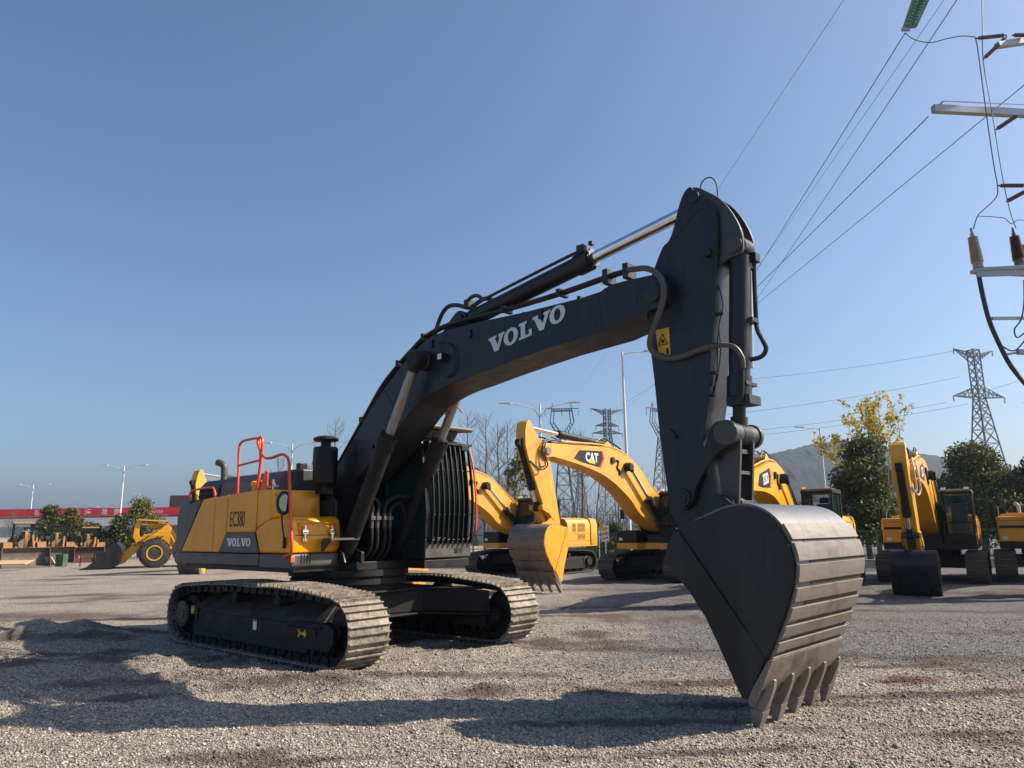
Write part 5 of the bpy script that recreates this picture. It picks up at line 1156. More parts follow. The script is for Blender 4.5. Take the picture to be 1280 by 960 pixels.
def branchy(mb, p, d, L, r, depth, rg, spread=.5, up=.15, tips=None, segs=3, kids=(2, 3), n=5):
    pts = [p]; q = Vector(p); dd = Vector(d)
    for i in range(segs):
        dd = (dd + Vector((rg.uniform(-1, 1), rg.uniform(-1, 1), rg.uniform(-.3, 1) * 1)) * .10 + Vector((0, 0, up * .2))).normalized(); q = q + dd * (L / segs); pts.append(q)
    rs_ = [r * (1 - .45 * i / segs) for i in range(segs + 1)]
    mb.rings(pts, rs_, n if depth > 1 else 4, caps=False)
    if tips is not None and depth <= 1: tips.extend([pts[-1], pts[-2]])
    if depth <= 0: return
    for k in range(rg.randint(*kids)):
        i = rg.randint(1, segs); s_ = pts[i]; t = (Vector((rg.gauss(0, 1), rg.gauss(0, 1), rg.gauss(0, .5)))).normalized()
        nd = (dd * (1 - spread) + t * spread + Vector((0, 0, up))).normalized()
        branchy(mb, s_, nd, L * rg.uniform(.5, .75), r * .5, depth - 1, rg, spread, up, tips, segs, kids, n)
def crown_tree(name, label, loc, h, w, mat, seed, n, size, trunk_h=.25, group=None, cat='tree', flat=1., top=None, mix=None):
    rg = random.Random(seed); R = empty(name, loc); tag(R, label, cat, group)
    mb = MB(); tips = []; mb.rings([(0, 0, -.1), (rg.uniform(-.1, .1), 0, h * trunk_h), (rg.uniform(-.2, .2), rg.uniform(-.1, .1), h * .65)], [w * .035, w * .03, w * .012], 8)
    cs, rd = [], []
    k = 46
    for i in range(k):
        t = rg.random(); z = h * (trunk_h + (1 - trunk_h) * (.08 + .80 * t)); prof_ = math.sin(min(1, (t + .12)) ** .8 * pi) ** .6 if t < .95 else .3
        a = rg.random() * 2 * pi; rr_ = w / 2 * prof_ * rg.uniform(.25, .85)
        c = Vector((cos(a) * rr_, sin(a) * rr_ * .9, z)); cs.append(tuple(c)); rd.append(w * rg.uniform(.13, .23))
        if i % 2 == 0: mb.rings([(0, 0, h * trunk_h * rg.uniform(.7, 1.4)), c * .5 + Vector((0, 0, h * .22)), c], [w * .015, w * .009, w * .004], 5, caps=False)
    mb.build('trunk', 'bark', R)
    if mix:
        m2, fr_ = mix; cs2 = [c for c in cs if c[2] > h * (1 - fr_)] or cs[:3]; rd2 = [r_ for c, r_ in zip(cs, rd) if c[2] > h * (1 - fr_)] or rd[:3]
        leaves('crown', cs, rd, int(n * .7), size, mat, R, seed); o = leaves('crown', cs2, [r_ * 1.08 for r_ in rd2], int(n * .45), size, m2, R, seed + 1)
    else: leaves('crown', cs, rd, n, size, mat, R, seed)
    return R
def gp(px, Y): q = at(px, 660, Y); return (q.x, Y, 0)
crown_tree('evergreen_tree', 'round olive tree with reddish top, behind the gap between old loaders', gp(62, 62), 4.3, 2.9, 'leaf_bush', 11, 5200, .09, mix=('leaf_olive', .45))
crown_tree('evergreen_tree', 'olive brown leafy tree touching the reddish one, behind the orange-roofed loader', gp(87, 63), 4.3, 2.7, 'leaf_olive', 12, 5200, .09)
crown_tree('bush', 'grey green bushy tree behind the black loader bucket', gp(117, 61), 3.1, 3.0, 'leaf_bush', 13, 5200, .09, trunk_h=.05, cat='bush')
crown_tree('evergreen_tree', 'yellowing tall tree behind the new yellow wheel loader', gp(176, 62), 4.9, 4.0, 'leaf_olive', 14, 6500, .09, trunk_h=.08, mix=('leaf_pale', .7))
crown_tree('bush', 'dark bushy tree left of the yellowing tree behind the new loader', gp(150, 61), 3.5, 3.2, 'leaf_dark', 15, 4500, .09, trunk_h=.05, cat='bush')
crown_tree('bush', 'low dark bush behind the old loaders at the left edge', gp(33, 62), 2.1, 2.4, 'leaf_dark', 16, 2500, .09, trunk_h=.03, cat='bush')
crown_tree('evergreen_tree', 'dense dark green tree between the grey bucket and the camera-facing excavator', gp(1085, 36), 6.1, 4.3, 'leaf_dark', 21, 26000, .085, trunk_h=.16)
crown_tree('evergreen_tree', 'broad olive green tree rising behind the camera-facing excavator and the right edge', gp(1228, 44), 6.3, 6.6, 'leaf_olive', 22, 30000, .095, trunk_h=.12, mix=('leaf_dark', .6))
crown_tree('evergreen_tree', 'dark green tree cut by the right edge of the photo', gp(1312, 42), 6.0, 4.2, 'leaf_olive', 24, 12000, .095, trunk_h=.15, mix=('leaf_dark', .99))
crown_tree('bush', 'olive bush at the foot of the hill behind the bright yellow boom', gp(1012, 50), 3.6, 3.0, 'leaf_olive', 23, 3500, .09, trunk_h=.03, cat='bush')
crown_tree('bush', 'green shrub on the verge beside the tall white lamp pole', gp(768, 42), 2.3, 1.8, 'leaf_dark', 25, 3000, .07, trunk_h=.02, cat='bush')
def sparse_tree(name, label, loc, h, w, mat, seed, n, size, group=None):
    rg = random.Random(seed); R = empty(name, loc); tag(R, label, 'tree', group); mb = MB(); tips = []
    mb.rings([(0, 0, -.1), (.05, 0, h * .3), (-.05, .05, h * .62), (0, 0, h * .93)], [.10, .085, .05, .015], 7)
    for i in range(16):
        z = h * rg.uniform(.28, .88); a = rg.random() * 2 * pi; L = w * .42 * (1 - .55 * (z / h)) * rg.uniform(.7, 1.3)
        branchy(mb, Vector((0, 0, z)), Vector((cos(a) * .8, sin(a) * .8, .75)), L, .03, 2, rg, .45, .25, tips)
    mb.build('trunk', 'bark', R); leaves('crown', [tuple(t) for t in tips], [.26] * len(tips), n, size, mat, R, seed); return R
sparse_tree('plane_tree', 'tall sparse tree with yellow autumn leaves rising behind the dense dark green tree', gp(1098, 41), 7.3, 7.4, 'leaf_yellow', 33, 2600, .10)
sparse_tree('plane_tree', 'thin tree with pale green leaves behind the upright amber excavator arm', gp(645, 46), 6.4, 3.4, 'leaf_pale', 32, 1500, .12)
# bare winter trees: four shapes, then copies
protos = []
def bare_tree(seed, h):
    rg = random.Random(seed); R = empty('bare_tree'); mb = MB()
    lean = rg.uniform(-.3, .3); pts = [(0, 0, -.1)]; x = y = 0
    for i in range(1, 9): x += rg.uniform(-.10, .10) + lean * .05; y += rg.uniform(-.08, .08); pts.append((x, y, h * i / 8))
    rs_ = [.12 * (1 - .9 * i / 8) + .010 for i in range(9)]; mb.rings(pts, rs_, 7)
    for i in range(34):
        t = rg.uniform(.22, .97); k = int(t * 8); p_ = Vector(pts[k]).lerp(Vector(pts[min(8, k + 1)]), t * 8 - k); a = rg.random() * 2 * pi; L = h * .21 * (1.15 - t) * rg.uniform(.8, 1.4) + .25
        branchy(mb, p_, Vector((cos(a), sin(a), rg.uniform(.5, 1.1))).normalized(), L, .027 * (1.2 - t) + .008, 2, rg, .42, .22, None, 3, (2, 4), 4)
    mb.build('branches', 'bark', R, smooth=0); return R
for sd_, h_ in ((41, 10.5), (42, 9.5), (43, 11.0), (44, 8.0)): protos.append(bare_tree(sd_, h_))
BT = [(283, 60, 3, .80, 'bare tree seen above the hood behind the orange ladder rails, leftmost of the bare trees'),
      (345, 58, 0, .72, 'bare tree between the orange rails and the white street lamp'),
      (383, 55, 1, .72, 'bare tree just left of the air cleaner, beside the double street lamp'),
      (416, 57, 2, .92, 'bare tree rising behind the air cleaner'),
      (444, 60, 1, .98, 'bare tree poking out along the left edge of the steep boom'),
      (563, 58, 3, 1.0, 'bare tree just above the cab visor under the boom'),
      (585, 55, 2, .92, 'straight bare tree right of the cab visor under the boom'),
      (607, 52, 0, .92, 'bare tree above the hidden amber boom, right of the barred cab'),
      (624, 56, 1, 1.02, 'thin bare tree left of the upright amber arm'),
      (636, 58, 2, .9, 'bare tree touching the left side of the upright amber arm'),
      (678, 56, 3, .85, 'bare tree seen between the amber arm and the first lattice pylon'),
      (729, 37, 0, .62, 'nearest bare tree with thick dark trunk under the amber boom'),
      (772, 48, 1, .55, 'small bare tree beside the tall white lamp pole'),
      (800, 60, 2, .60, 'bare tree seen below the amber boom near its cab'),
      (1255, 58, 1, .62, 'bare twiggy tree top above the broad olive tree at the right'),
      (16, 70, 3, .55, 'small reddish bare tree before the red banner at the left edge')]
used = set()
for px, Y, k, sc, lab in BT:
    o = protos[k] if k not in used else copy_tree(protos[k]); used.add(k)
    o.location = gp(px, Y); o.scale = (sc, sc, sc); o.rotation_euler = (0, 0, px * .37); tag(o, lab, 'tree', 'bare winter trees along the road')
# bare thicket far behind: one uncountable mass
mb = MB(); rg = random.Random(5)
for i in range(900):
    x = rg.uniform(-14, 62); Y = rg.uniform(88, 110); h = rg.uniform(2.2, 5.0) * (1 + .3 * sin(x * .3)); p_ = Vector((x, Y, 0)); q_ = p_ + Vector((rg.uniform(-.6, .6), rg.uniform(-.4, .4), h)); mb.rings([p_, q_], [.06, .02], 3, caps=False)
    for j in range(5):
        t = rg.uniform(.3, .95); s_ = p_.lerp(q_, t); mb.rings([s_, s_ + Vector((rg.uniform(-1, 1), rg.uniform(-1, 1), rg.uniform(.3, 1.2)))], [.03, .012], 3, caps=False)
o = mb.build('thicket', 'bark', smooth=0); tag(o, 'far bare brown thicket across the road', 'thicket', kind='stuff')

# ------------------------------------------------------------------ fence, verge, road
def strip(name, pts, z0, z1, w, mat, kind='structure'):
    mb = MB()
    for a, b in zip(pts, pts[1:]):
        a = Vector((a[0], a[1], 0)); b = Vector((b[0], b[1], 0)); mb.bar(a + Vector((0, 0, (z0 + z1) / 2)), b + Vector((0, 0, (z0 + z1) / 2)), w, z1 - z0)
    o = mb.build(name, mat, smooth=0); 
    if kind: tag(o, kind=kind)
    return o
FP = [(-16, 41), (-2, 37.2), (3.4, 35.2), (12.2, 33.0), (25, 31.0), (46, 26)]
def nearest(px_):
    return None
M['grass'] = paint('dry_grass', (.10, .10, .035), .9, dust=.7, dcol=(.22, .18, .09), dscale=1.2, bump=.4)
M['asphalt'] = paint('asphalt', (.06, .06, .062), .85, dust=.4, dscale=1, dcol=(.12, .115, .11))
g_ = MB(); v_ = [(x, y + .5, .03) for x, y in FP] + [(x + .8, y + 7.5, .03) for x, y in FP[::-1]]; g_.add(v_, [tuple(range(len(v_)))[::-1]]); tag(g_.build('verge', 'grass', smooth=0), kind='structure')
g_ = MB(); v_ = [(x, y + 7.52, .045) for x, y in FP] + [(x + 1.5, y + 24, .045) for x, y in FP[::-1]]; g_.add(v_, [tuple(range(len(v_)))[::-1]]); tag(g_.build('road', 'asphalt', smooth=0), kind='structure')
strip('kerb', [(x, y + 7.4) for x, y in FP], 0, .15, .2, 'conc')
lw = strip('low_wall', [(x, y + .35) for x, y in FP], 0, .34, .22, 'conc', None); tag(lw, 'low pale concrete wall running along the foot of the green fence', 'wall')
mb = MB(); posts = []
FR = empty('mesh_fence'); tag(FR, 'green wire mesh fence closing off the yard behind the parked excavators', 'fence')
wires = MB(); rails = MB()
for a, b in zip(FP, FP[1:]):
    a = Vector((*a, 0)); b = Vector((*b, 0)); L = (b - a).length; n_ = max(1, int(L / 2.6)); d = (b - a) / L
    for i in range(n_):
        p_ = a + d * (L * i / n_); q = MB(); q.bar(p_, p_ + Vector((0, 0, 1.62)), .06, .06); q.build('post', 'green', FR)
    for z in (.30, .9, 1.55): rails.bar(a + Vector((0, 0, z)), b + Vector((0, 0, z)), .035, .035)
    for z in [.15 + .15 * i for i in range(10)]: wires.bar(a + Vector((0, 0, z)), b + Vector((0, 0, z)), .010, .010)
    for i in range(int(L / .22)): p_ = a + d * (.22 * i); wires.bar(p_ + Vector((0, 0, .1)), p_ + Vector((0, 0, 1.55)), .010, .010)
rails.build('rail', 'green', FR, smooth=0); wires.build('wire_mesh', 'green', FR, smooth=0)
q = gp(740, 34.6); gt = empty('fence_gate', q); tag(gt, 'solid looking green gate post pair in the fence beside the amber excavator track', 'gate')
for i in range(6): b_ = MB(); b_.bar((-.25 + .1 * i, 0, 0), (-.25 + .1 * i, 0, 1.9 if i in (0, 5) else 1.7), .05, .05); b_.build('bar', 'green', gt)
for z in (.15, .85, 1.65): b_ = MB(); b_.bar((-.25, .0, z), (.25, .0, z), .03, .05); b_.build('cross_rail', 'green', gt)
# signs on posts
def sign_post(name, label, px, Y, kind):
    R = empty(name, gp(px, Y)); tag(R, label, 'sign'); p_ = MB(); p_.cyl((0, 0, 0), (0, 0, 2.6 if kind != 'tri' else 2.2), .035, n=8); p_.build('post', 'galv', R)
    if kind == 'tri':
        p_ = MB(); p_.prism([(-.30, 1.75), (.30, 1.75), (0, 2.28)], -.06, -.04); s_ = p_.build('plate', 'yelsign', R, smooth=0)
        p_ = MB(); p_.prism([(-.04, 2.08), (.05, 2.08), (.0, 1.97), (.05, 1.97), (-.03, 1.80), (-.01, 1.92), (-.06, 1.92)], -.066, -.061); p_.build('symbol', 'black', s_, smooth=0)
    elif kind == 'plate':
        p_ = MB(); p_.b6(-.2, .2, -.06, -.04, 1.15, 1.95); s_ = p_.build('plate', 'white', R, smooth=0)
        for z in (1.25, 1.5, 1.7): 
            p_ = MB(); p_.bar((-.14, -.065, z), (.14, -.065, z + .12), .004, .06); p_.build('mark', 'red', s_, smooth=0)
    elif kind == 'yield':
        p_ = MB(); p_.prism([(-.42, 2.8), (.42, 2.8), (.28, 2.42), (-.28, 2.42)], -.06, -.04); s_ = p_.build('plate', 'red', R, smooth=0)
        p_ = MB(); p_.prism([(-.32, 2.74), (.32, 2.74), (.22, 2.48), (-.22, 2.48)], -.066, -.061); p_.build('panel', 'white', s_, smooth=0)
    return R
sign_post('warning_sign', 'yellow triangular warning sign on a post left of the tall lamp pole', 748, 37.5, 'tri')
sign_post('notice_sign', 'white notice board with red marks on a post by the yellow triangle', 756, 39, 'plate')
sign_post('road_sign', 'red and white road sign above the cab roof behind the big bucket', 1028, 31, 'yield')
# cars on the road
def car(label, px, Y, col, rz=0.):
    R = empty('parked_car', gp(px, Y), rz); tag(R, label, 'car', 'cars parked along the road')
    p_ = MB(); p_.prism([(-2.2, .35), (2.2, .35), (2.25, .6), (2.1, .82), (1.1, .95), (-1.5, 1.0), (-2.2, .95), (-2.28, .6)], -.85, .85); p_.build('body', col, R, bevel=.06, seg=3)
    p_ = MB(); p_.prism([(-1.6, .99), (1.0, .95), (.35, 1.42), (-1.0, 1.45)], -.72, .72); p_.build('window', 'glass', R, bevel=.03)
    p_ = MB(); p_.prism([(-1.0, 1.44), (.35, 1.41), (.3, 1.47), (-.95, 1.50)], -.70, .70); p_.build('roof', col, R, bevel=.02)
    for x in (-1.35, 1.35):
        for y in (-.82, .82): p_ = MB(); p_.cyl((x, y - .1, .32), (x, y + .1, .32), .32, n=18); p_.build('wheel', 'rubber', R)
M['carwhite'] = paint('car_white', (.7, .7, .7), .25, dust=.05, coat=.6); M['cardark'] = paint('car_dark', (.04, .06, .055), .25, dust=.05, coat=.6)
car('white car seen through the fence below the yellow triangle sign', 744, 49, 'carwhite', .1)
car('dark green car seen through the fence beside the white car', 775, 47, 'cardark', .1)

# ------------------------------------------------------------------ viaduct with the red banner
VD = empty('viaduct', (0, 100, 0)); tag(VD, 'long pale concrete viaduct crossing behind the loaders at the left', 'viaduct')
v_ = MB(); v_.b6(-120, -30, 0, 9, 3.05, 4.12); v_.build('deck', 'white', VD)
v_ = MB(); v_.b6(-120, -30, -.12, .1, 4.13, 4.30); v_.build('edge_beam', 'grey', VD)
for i in range(7): v_ = MB(); v_.b6(-118 + i * 14, -116 + i * 14, 2.5, 6.5, 0, 3.04); v_.build('pier', 'conc', VD)
BN = MB(); BN.b6(-120, -40, 99.70, 99.78, 4.34, 5.35); BN = BN.build('banner', 'red', smooth=0); tag(BN, 'long red banner with white characters hung along the viaduct rail', 'banner')
for px, ch, s_ in ((47, '新', .78), (97, '鹰', .78), (109.6, '潭', .78), (131, '投', .78), (146, '资', .78)):
    q = at(px, 640, 99.7); text_polys(ch, 'character', 'white', BN, (q.x - .4, 99.69, 4.48), (1, 0, 0), (0, 0, 1), s_, width=.8, bold=.01, depth=.01, cjk=True)
q = at(191, 643, 99.7); text_polys('投资鹰潭', 'character', 'white', BN, (q.x, 99.69, 4.62), (1, 0, 0), (0, 0, 1), .38, width=1.3, depth=.01, cjk=True)
# brown building
BB = empty('office_building', (-57, 128, 0)); tag(BB, 'brown clad flat-roofed building behind the red banner', 'building')
b_ = MB(); b_.b6(-1.2, 14, 0, 16, 0, 8.3); b_.build('wall', 'brownwall', BB); b_ = MB(); b_.b6(5, 10, 3, 9, 8.3, 9.0); b_.build('roof', 'conc', BB)
for i in range(8):
    for z in (5.4,): b_ = MB(); b_.b6(.0 + i * 1.35, .55 + i * 1.35, -.05, .0, z, z + .6); b_.build('window', 'galv', BB)
SH = empty('warehouse', (at(590, 650, 95).x, 95, 0)); tag(SH, 'low pale warehouse seen behind the half hidden amber excavator', 'warehouse')
b_ = MB(); b_.b6(-2, 8.5, 0, 12, 0, 4.2); b_.build('wall', 'galv', SH); b_ = MB(); b_.prism([(-2.2, 4.2), (8.7, 4.2), (3.2, 5.3)], -.2, 12.2); b_.build('roof', 'offw', SH)
# ------------------------------------------------------------------ street lamps
def street_lamp(label, px, Y, H_, double=True, group='white street lamps along the road', sgn=1):
    R = empty('street_lamp', gp(px, Y)); tag(R, label, 'street lamp', group)
    p_ = MB(); p_.cyl((0, 0, 0), (0, 0, H_), .11, .06, n=12); p_.build('pole', 'offw', R)
    for s_ in ((-1, 1) if double else (sgn,)):
        p_ = MB(); a_ = Vector((0, 0, H_ - .5)); L = 1.9 if double else 1.3
        p_.tube([(0, 0, H_ - 1.0), (s_ * .35, 0, H_ - .40), (s_ * 1.0, 0, H_ - .12), (s_ * L, 0, H_ + .05)] if double else [(0, 0, H_ - .2), (s_ * .4, 0, H_ - .05), (s_ * L, 0, H_)], .035, n=6); p_.build('arm', 'offw', R)
        p_ = MB(); p_.prism([(s_ * L, H_ + .0), (s_ * (L + .75), H_ + .05), (s_ * (L + .75), H_ + .12), (s_ * L, H_ + .12)], -.13, .13); p_.build('lamp_head', 'offw', R, bevel=.02)
street_lamp('double-arm street lamp at the far left above the banner', 36, 116, 9.6)
street_lamp('tallest double-arm street lamp between the banner trees and the big excavator', 149, 87, 9.7)
street_lamp('tiny far double-arm street lamp just above the banner', 120, 200, 9.7)
street_lamp('tiny far double-arm street lamp beside the brown building roof', 172, 200, 12.6)
street_lamp('double-arm street lamp behind the orange ladder rails', 361, 67, 9.7)
street_lamp('double-arm street lamp above the upright amber arm, left of the pylons', 678, 48, 9.8)
street_lamp('very tall single-arm pole lamp beside the big boom, left of the arm', 787, 43, 12.0, False)
street_lamp('slender single-arm street lamp standing before the hill', 1036, 62, 9.8, False, sgn=-1)

# ------------------------------------------------------------------ pylons
def pylon(label, px, Y, H_, style, rz=0., bw=3.2):
    R = empty('lattice_pylon', gp(px, Y), rz); tag(R, label, 'pylon', 'lattice pylons of the power lines'); t = .13 * (H_ / 34) * (Y / 150) ** .5
    waist = {'T': H_ * .72, 'Y': H_ * .74, 'B': H_ * .8}[style]; ww = {'T': .75, 'Y': .7, 'B': .7}[style]
    lv = [0]; 
    while lv[-1] < waist - 1: lv.append(lv[-1] + max(1.8, (bw * 1.25) * (1 - lv[-1] / waist) ** .9 + 1.2))
    lv[-1] = waist; mb = MB(); hw = lambda z: bw + (ww - bw) * z / waist
    for a, b in zip(lv, lv[1:]):
        A, B = hw(a), hw(b); ca = [Vector((x * A, y * A, a)) for x, y in ((-1, -1), (1, -1), (1, 1), (-1, 1))]; cb_ = [Vector((x * B, y * B, b)) for x, y in ((-1, -1), (1, -1), (1, 1), (-1, 1))]
        for i in range(4):
            j = (i + 1) % 4; mb.bar(ca[i], cb_[i], t * 1.5); mb.bar(ca[i], cb_[j], t * .8); mb.bar(ca[j], cb_[i], t * .8); mb.bar(cb_[i], cb_[j], t * .8)
    if style in 'TB':
        z = waist
        while z < H_ - .1:
            z2 = min(H_, z + 1.6); ca = [Vector((x * ww, y * ww, z)) for x, y in ((-1, -1), (1, -1), (1, 1), (-1, 1))]; cb_ = [c + Vector((0, 0, z2 - z)) for c in ca]
            for i in range(4): j = (i + 1) % 4; mb.bar(ca[i], cb_[i], t * 1.4); mb.bar(ca[i], cb_[j], t * .8); mb.bar(ca[j], cb_[i], t * .8)
            z = z2
    mb.build('tower', 'pylon', R, smooth=0)
    def crossarm(z, L, hgt, up=0, both=True):
        for s_ in ((-1, 1) if both else (1,)):
            m_ = MB(); tip_ = Vector((s_ * L, 0, z + up)); n_ = 4
            for y in (-ww, ww):
                m_.bar((s_ * ww, y, z), tip_, t); m_.bar((s_ * ww, y, z + hgt), tip_, t)
                for i in range(1, n_ + 1):
                    f = i / (n_ + 1); a_ = Vector((s_ * ww, y, z)).lerp(tip_, f); b_2 = Vector((s_ * ww, y, z + hgt)).lerp(tip_, f); c_ = Vector((s_ * ww, y, z + hgt)).lerp(tip_, max(0, f - 1 / (n_ + 1))); m_.bar(a_, b_2, t * .6); m_.bar(a_, c_, t * .6)
            for i in range(1, n_ + 1): f = i / (n_ + 1); m_.bar(Vector((s_ * ww, -ww, z)).lerp(tip_, f), Vector((s_ * ww, ww, z)).lerp(tip_, f), t * .6)
            m_.build('crossarm', 'pylon', R, smooth=0)
            i_ = MB(); ln = H_ * .045
            i_.lathe([(.02, 0), (.16, -.1), (.05, -.2), (.16, -.4), (.05, -.5), (.16, -.7), (.05, -.8), (.16, -1.0), (.02, -1.1)][::-1], (tip_.x, tip_.y, tip_.z), 'z', 8); i_.build('insulator', 'insgreen', R)
    if style == 'T': crossarm(H_ - .9, 4.6, -1.1 if False else -1.2, .9); crossarm(waist + .3, 6.0, 2.0, .2)
    elif style == 'B': crossarm(H_ - .7, 4.4, -.9, .7); crossarm(H_ * .86, 3.2, .9); crossarm(H_ * .8, 4.2, .9)
    else:
        m_ = MB(); W = 4.6; zt = H_ - 1
        for y in (-.5, .5):
            for s_ in (-1, 1):
                m_.bar((s_ * ww, y, waist), (s_ * W * .72, y, waist + (zt - waist) * .55), t * 1.3); m_.bar((s_ * .1, y, waist + 1.2), (s_ * (W * .72 - .9), y, waist + (zt - waist) * .55), t); m_.bar((s_ * W * .72, y, waist + (zt - waist) * .55), (s_ * W * .6, y, zt), t * 1.2); m_.bar((s_ * (W * .72 - .9), y, waist + (zt - waist) * .55), (s_ * (W * .6 - .7), y, zt), t)
                for f in (.2, .4, .6, .8):
                    m_.bar(Vector((s_ * ww, y, waist)).lerp(Vector((s_ * W * .72, y, waist + (zt - waist) * .55)), f), Vector((s_ * .1, y, waist + 1.2)).lerp(Vector((s_ * (W * .72 - .9), y, waist + (zt - waist) * .55)), min(1, f + .15)), t * .7)
                m_.bar((s_ * W * .6, y, zt), (s_ * W * .55, 0, H_ + .6), t)
            m_.bar((-W * 1.0, y * .2, zt + .1), (W * 1.0, y * .2, zt + .1), t); m_.bar((-W * .6, y, zt - .6), (W * .6, y, zt - .6), t * .9)
            for k in range(9): m_.bar((-W * .6 + W * 1.2 * k / 9, y, zt - .6), (-W * .6 + W * 1.2 * (k + .5) / 9, y * .3, zt + .1), t * .6); m_.bar((-W * .6 + W * 1.2 * (k + 1) / 9, y, zt - .6), (-W * .6 + W * 1.2 * (k + .5) / 9, y * .3, zt + .1), t * .6)
        m_.build('pylon_head', 'pylon', R, smooth=0)
        for x in (-W, 0, W): i_ = MB(); i_.lathe([(.02, -2), (.14, -1.6), (.05, -1.4), (.14, -1.0), (.05, -.8), (.14, -.4), (.02, 0)], (x, 0, zt), 'z', 8); i_.build('insulator', 'insgreen', R)
    return R
pylon('Y-headed lattice pylon above the amber boom, leftmost of the pylons', 706, 205, 35.5, 'Y')
pylon('flat-topped lattice pylon between the Y-headed one and the tall lamp pole', 764, 190, 32, 'B', .3)
pylon('Y-headed lattice pylon beside the left edge of the big arm', 833, 195, 33.5, 'Y', .5)
pylon('small far lattice pylon under the amber boom', 727, 300, 28, 'B', .2)
pylon('large lattice pylon above the broad olive tree at the right', 1246, 142, 35, 'T', .25)

# ------------------------------------------------------------------ cable termination pole at the right edge
TP = empty('cable_terminal_pole', (15.6, 18.5, 0)); tag(TP, 'steel crossarms, brown insulators and cable platform reaching in from the right edge', 'power pole')
Z0 = Vector((15.6, 18.5, 0))
def lp_(px, py, Y=18): return at(px, py, Y) - Z0
m_ = MB(); m_.cyl((0, 0, 0), (0, 0, 19), .30, .20, n=24); m_.build('pole', 'galv', TP)
m_ = MB(); a_ = lp_(1166, 136); m_.bar(a_, Vector((.2, .05, a_.z + .02)), .16, .20); m_.build('crossarm', 'galv', TP, bevel=.01)
m_ = MB(); m_.bar(a_ + Vector((.25, -.1, .16)), Vector((.2, -.1, a_.z + .20)), .02); m_.bar(a_ + Vector((-.02, 0, -.12)), a_ + Vector((.28, 0, .20)), .05); m_.build('crossarm_stay', 'galv', TP)
m_ = MB(); b1 = lp_(1242, 66); m_.bar(b1 + Vector((.12, 0, .22)), Vector((.2, 0, b1.z + .9)), .16, .16); m_.build('crossarm', 'galv', TP, bevel=.01)
def rod_ins(p0, p1, mat='brown', n=14, r=.045):
    m_ = MB(); p0 = Vector(p0); p1 = Vector(p1); pts = []; rs_ = []
    for i in range(n * 2 + 1): pts.append(p0.lerp(p1, .08 + .84 * i / (n * 2))); rs_.append(r * (1.25 if i % 2 else .7))
    m_.rings(pts, rs_, 12); m_.cyl(p0, p0.lerp(p1, .1), r * .5, n=8); m_.cyl(p0.lerp(p1, .9), p1, r * .5, n=8); return m_.build('insulator', mat, TP)
hub_ = lp_(1258, 44)
rod_ins(hub_, lp_(1220, 48)); rod_ins(hub_ + Vector((0, 0, -.05)), lp_(1229, 74)); rod_ins(hub_ + Vector((.15, 0, 0)), hub_ + Vector((.85, 0, -.02)))
rod_ins(lp_(1272, 144), lp_(1245, 162)); rod_ins(lp_(1282, 232), lp_(1248, 232)); rod_ins(lp_(1284, 238), lp_(1258, 252))
m_ = MB(); c_ = lp_(1219, 338); m_.prism([(c_.x, c_.y - .06), (.2, c_.y - .5), (.2, c_.y + .9), (c_.x, c_.y + .22)], c_.z - .03, c_.z + .06, 'z'); m_.bar(c_ + Vector((0, -.05, -.12)), Vector((.1, c_.y - .4, c_.z - .16)), .05, .14); m_.build('platform', 'galv', TP, bevel=.006)
def bushing(px, top_py, bot_py, mat, Y=18):
    a_ = lp_(px, bot_py, Y); b_ = lp_(px, top_py, Y); b_.x = a_.x - .05; m_ = MB(); n = 16; pts = []; rs_ = []
    for i in range(2 * n + 1): f = i / (2 * n); pts.append(a_.lerp(b_, .12 + .66 * f)); rs_.append((.135 - .03 * f) * (1.12 if i % 2 else .85))
    m_.rings(pts, rs_, 16); m_.cyl(a_, a_.lerp(b_, .13), .12, n=16); m_.cyl(a_.lerp(b_, .76), a_.lerp(b_, .86), .05, n=10); m_.cyl(a_.lerp(b_, .85), b_, .03, n=8); m_.build('cable_bushing', mat, TP)
bushing(1223, 285, 335, 'tan'); bushing(1275, 285, 331, 'brown', 18.0); bushing(1279, 300, 331, 'tan', 18.4)
def tpc(pts, r, mat='wire', name='cable', Y=18): m_ = MB(); m_.tube([lp_(*p_, Y) for p_ in pts], r, n=6, smooth=4); return m_.build(name, mat, TP)
tpc([(1223, 342), (1229, 372), (1237, 402), (1250, 432), (1264, 458), (1285, 484)], .055, 'hose')
tpc([(1280, 350), (1280, 380), (1276, 400), (1268, 412), (1272, 422), (1285, 412)], .018); tpc([(1250, 430), (1262, 438), (1272, 436), (1285, 420)], .018)
m_ = MB(); m_.bar(lp_(1240, 398), Vector((.1, 0, lp_(1280, 392).z)), .07, .07); m_.build('cable_clamp_arm', 'galv', TP); m_ = MB(); m_.bar(lp_(1258, 443), lp_(1276, 440), .05, .05); m_.bar(lp_(1272, 440), lp_(1290, 440), .12, .12); m_.build('cable_clamp_arm', 'galv', TP)
tpc([(1131, 41), (1140, 48), (1152, 52), (1165, 53), (1185, 48), (1203, 45), (1214, 46), (1220, 50), (1226, 90), (1234, 150), (1242, 205), (1247, 233), (1245, 247), (1232, 260), (1222, 270), (1217, 286)], .013, name='jumper_wire')
tpc([(1227, -20), (1228, 30), (1229, 76), (1240, 140), (1252, 215), (1262, 262), (1270, 285)], .011, name='jumper_wire')
tpc([(1222, 270), (1240, 271), (1256, 273), (1264, 280), (1272, 275), (1285, 276)], .010, name='jumper_wire')
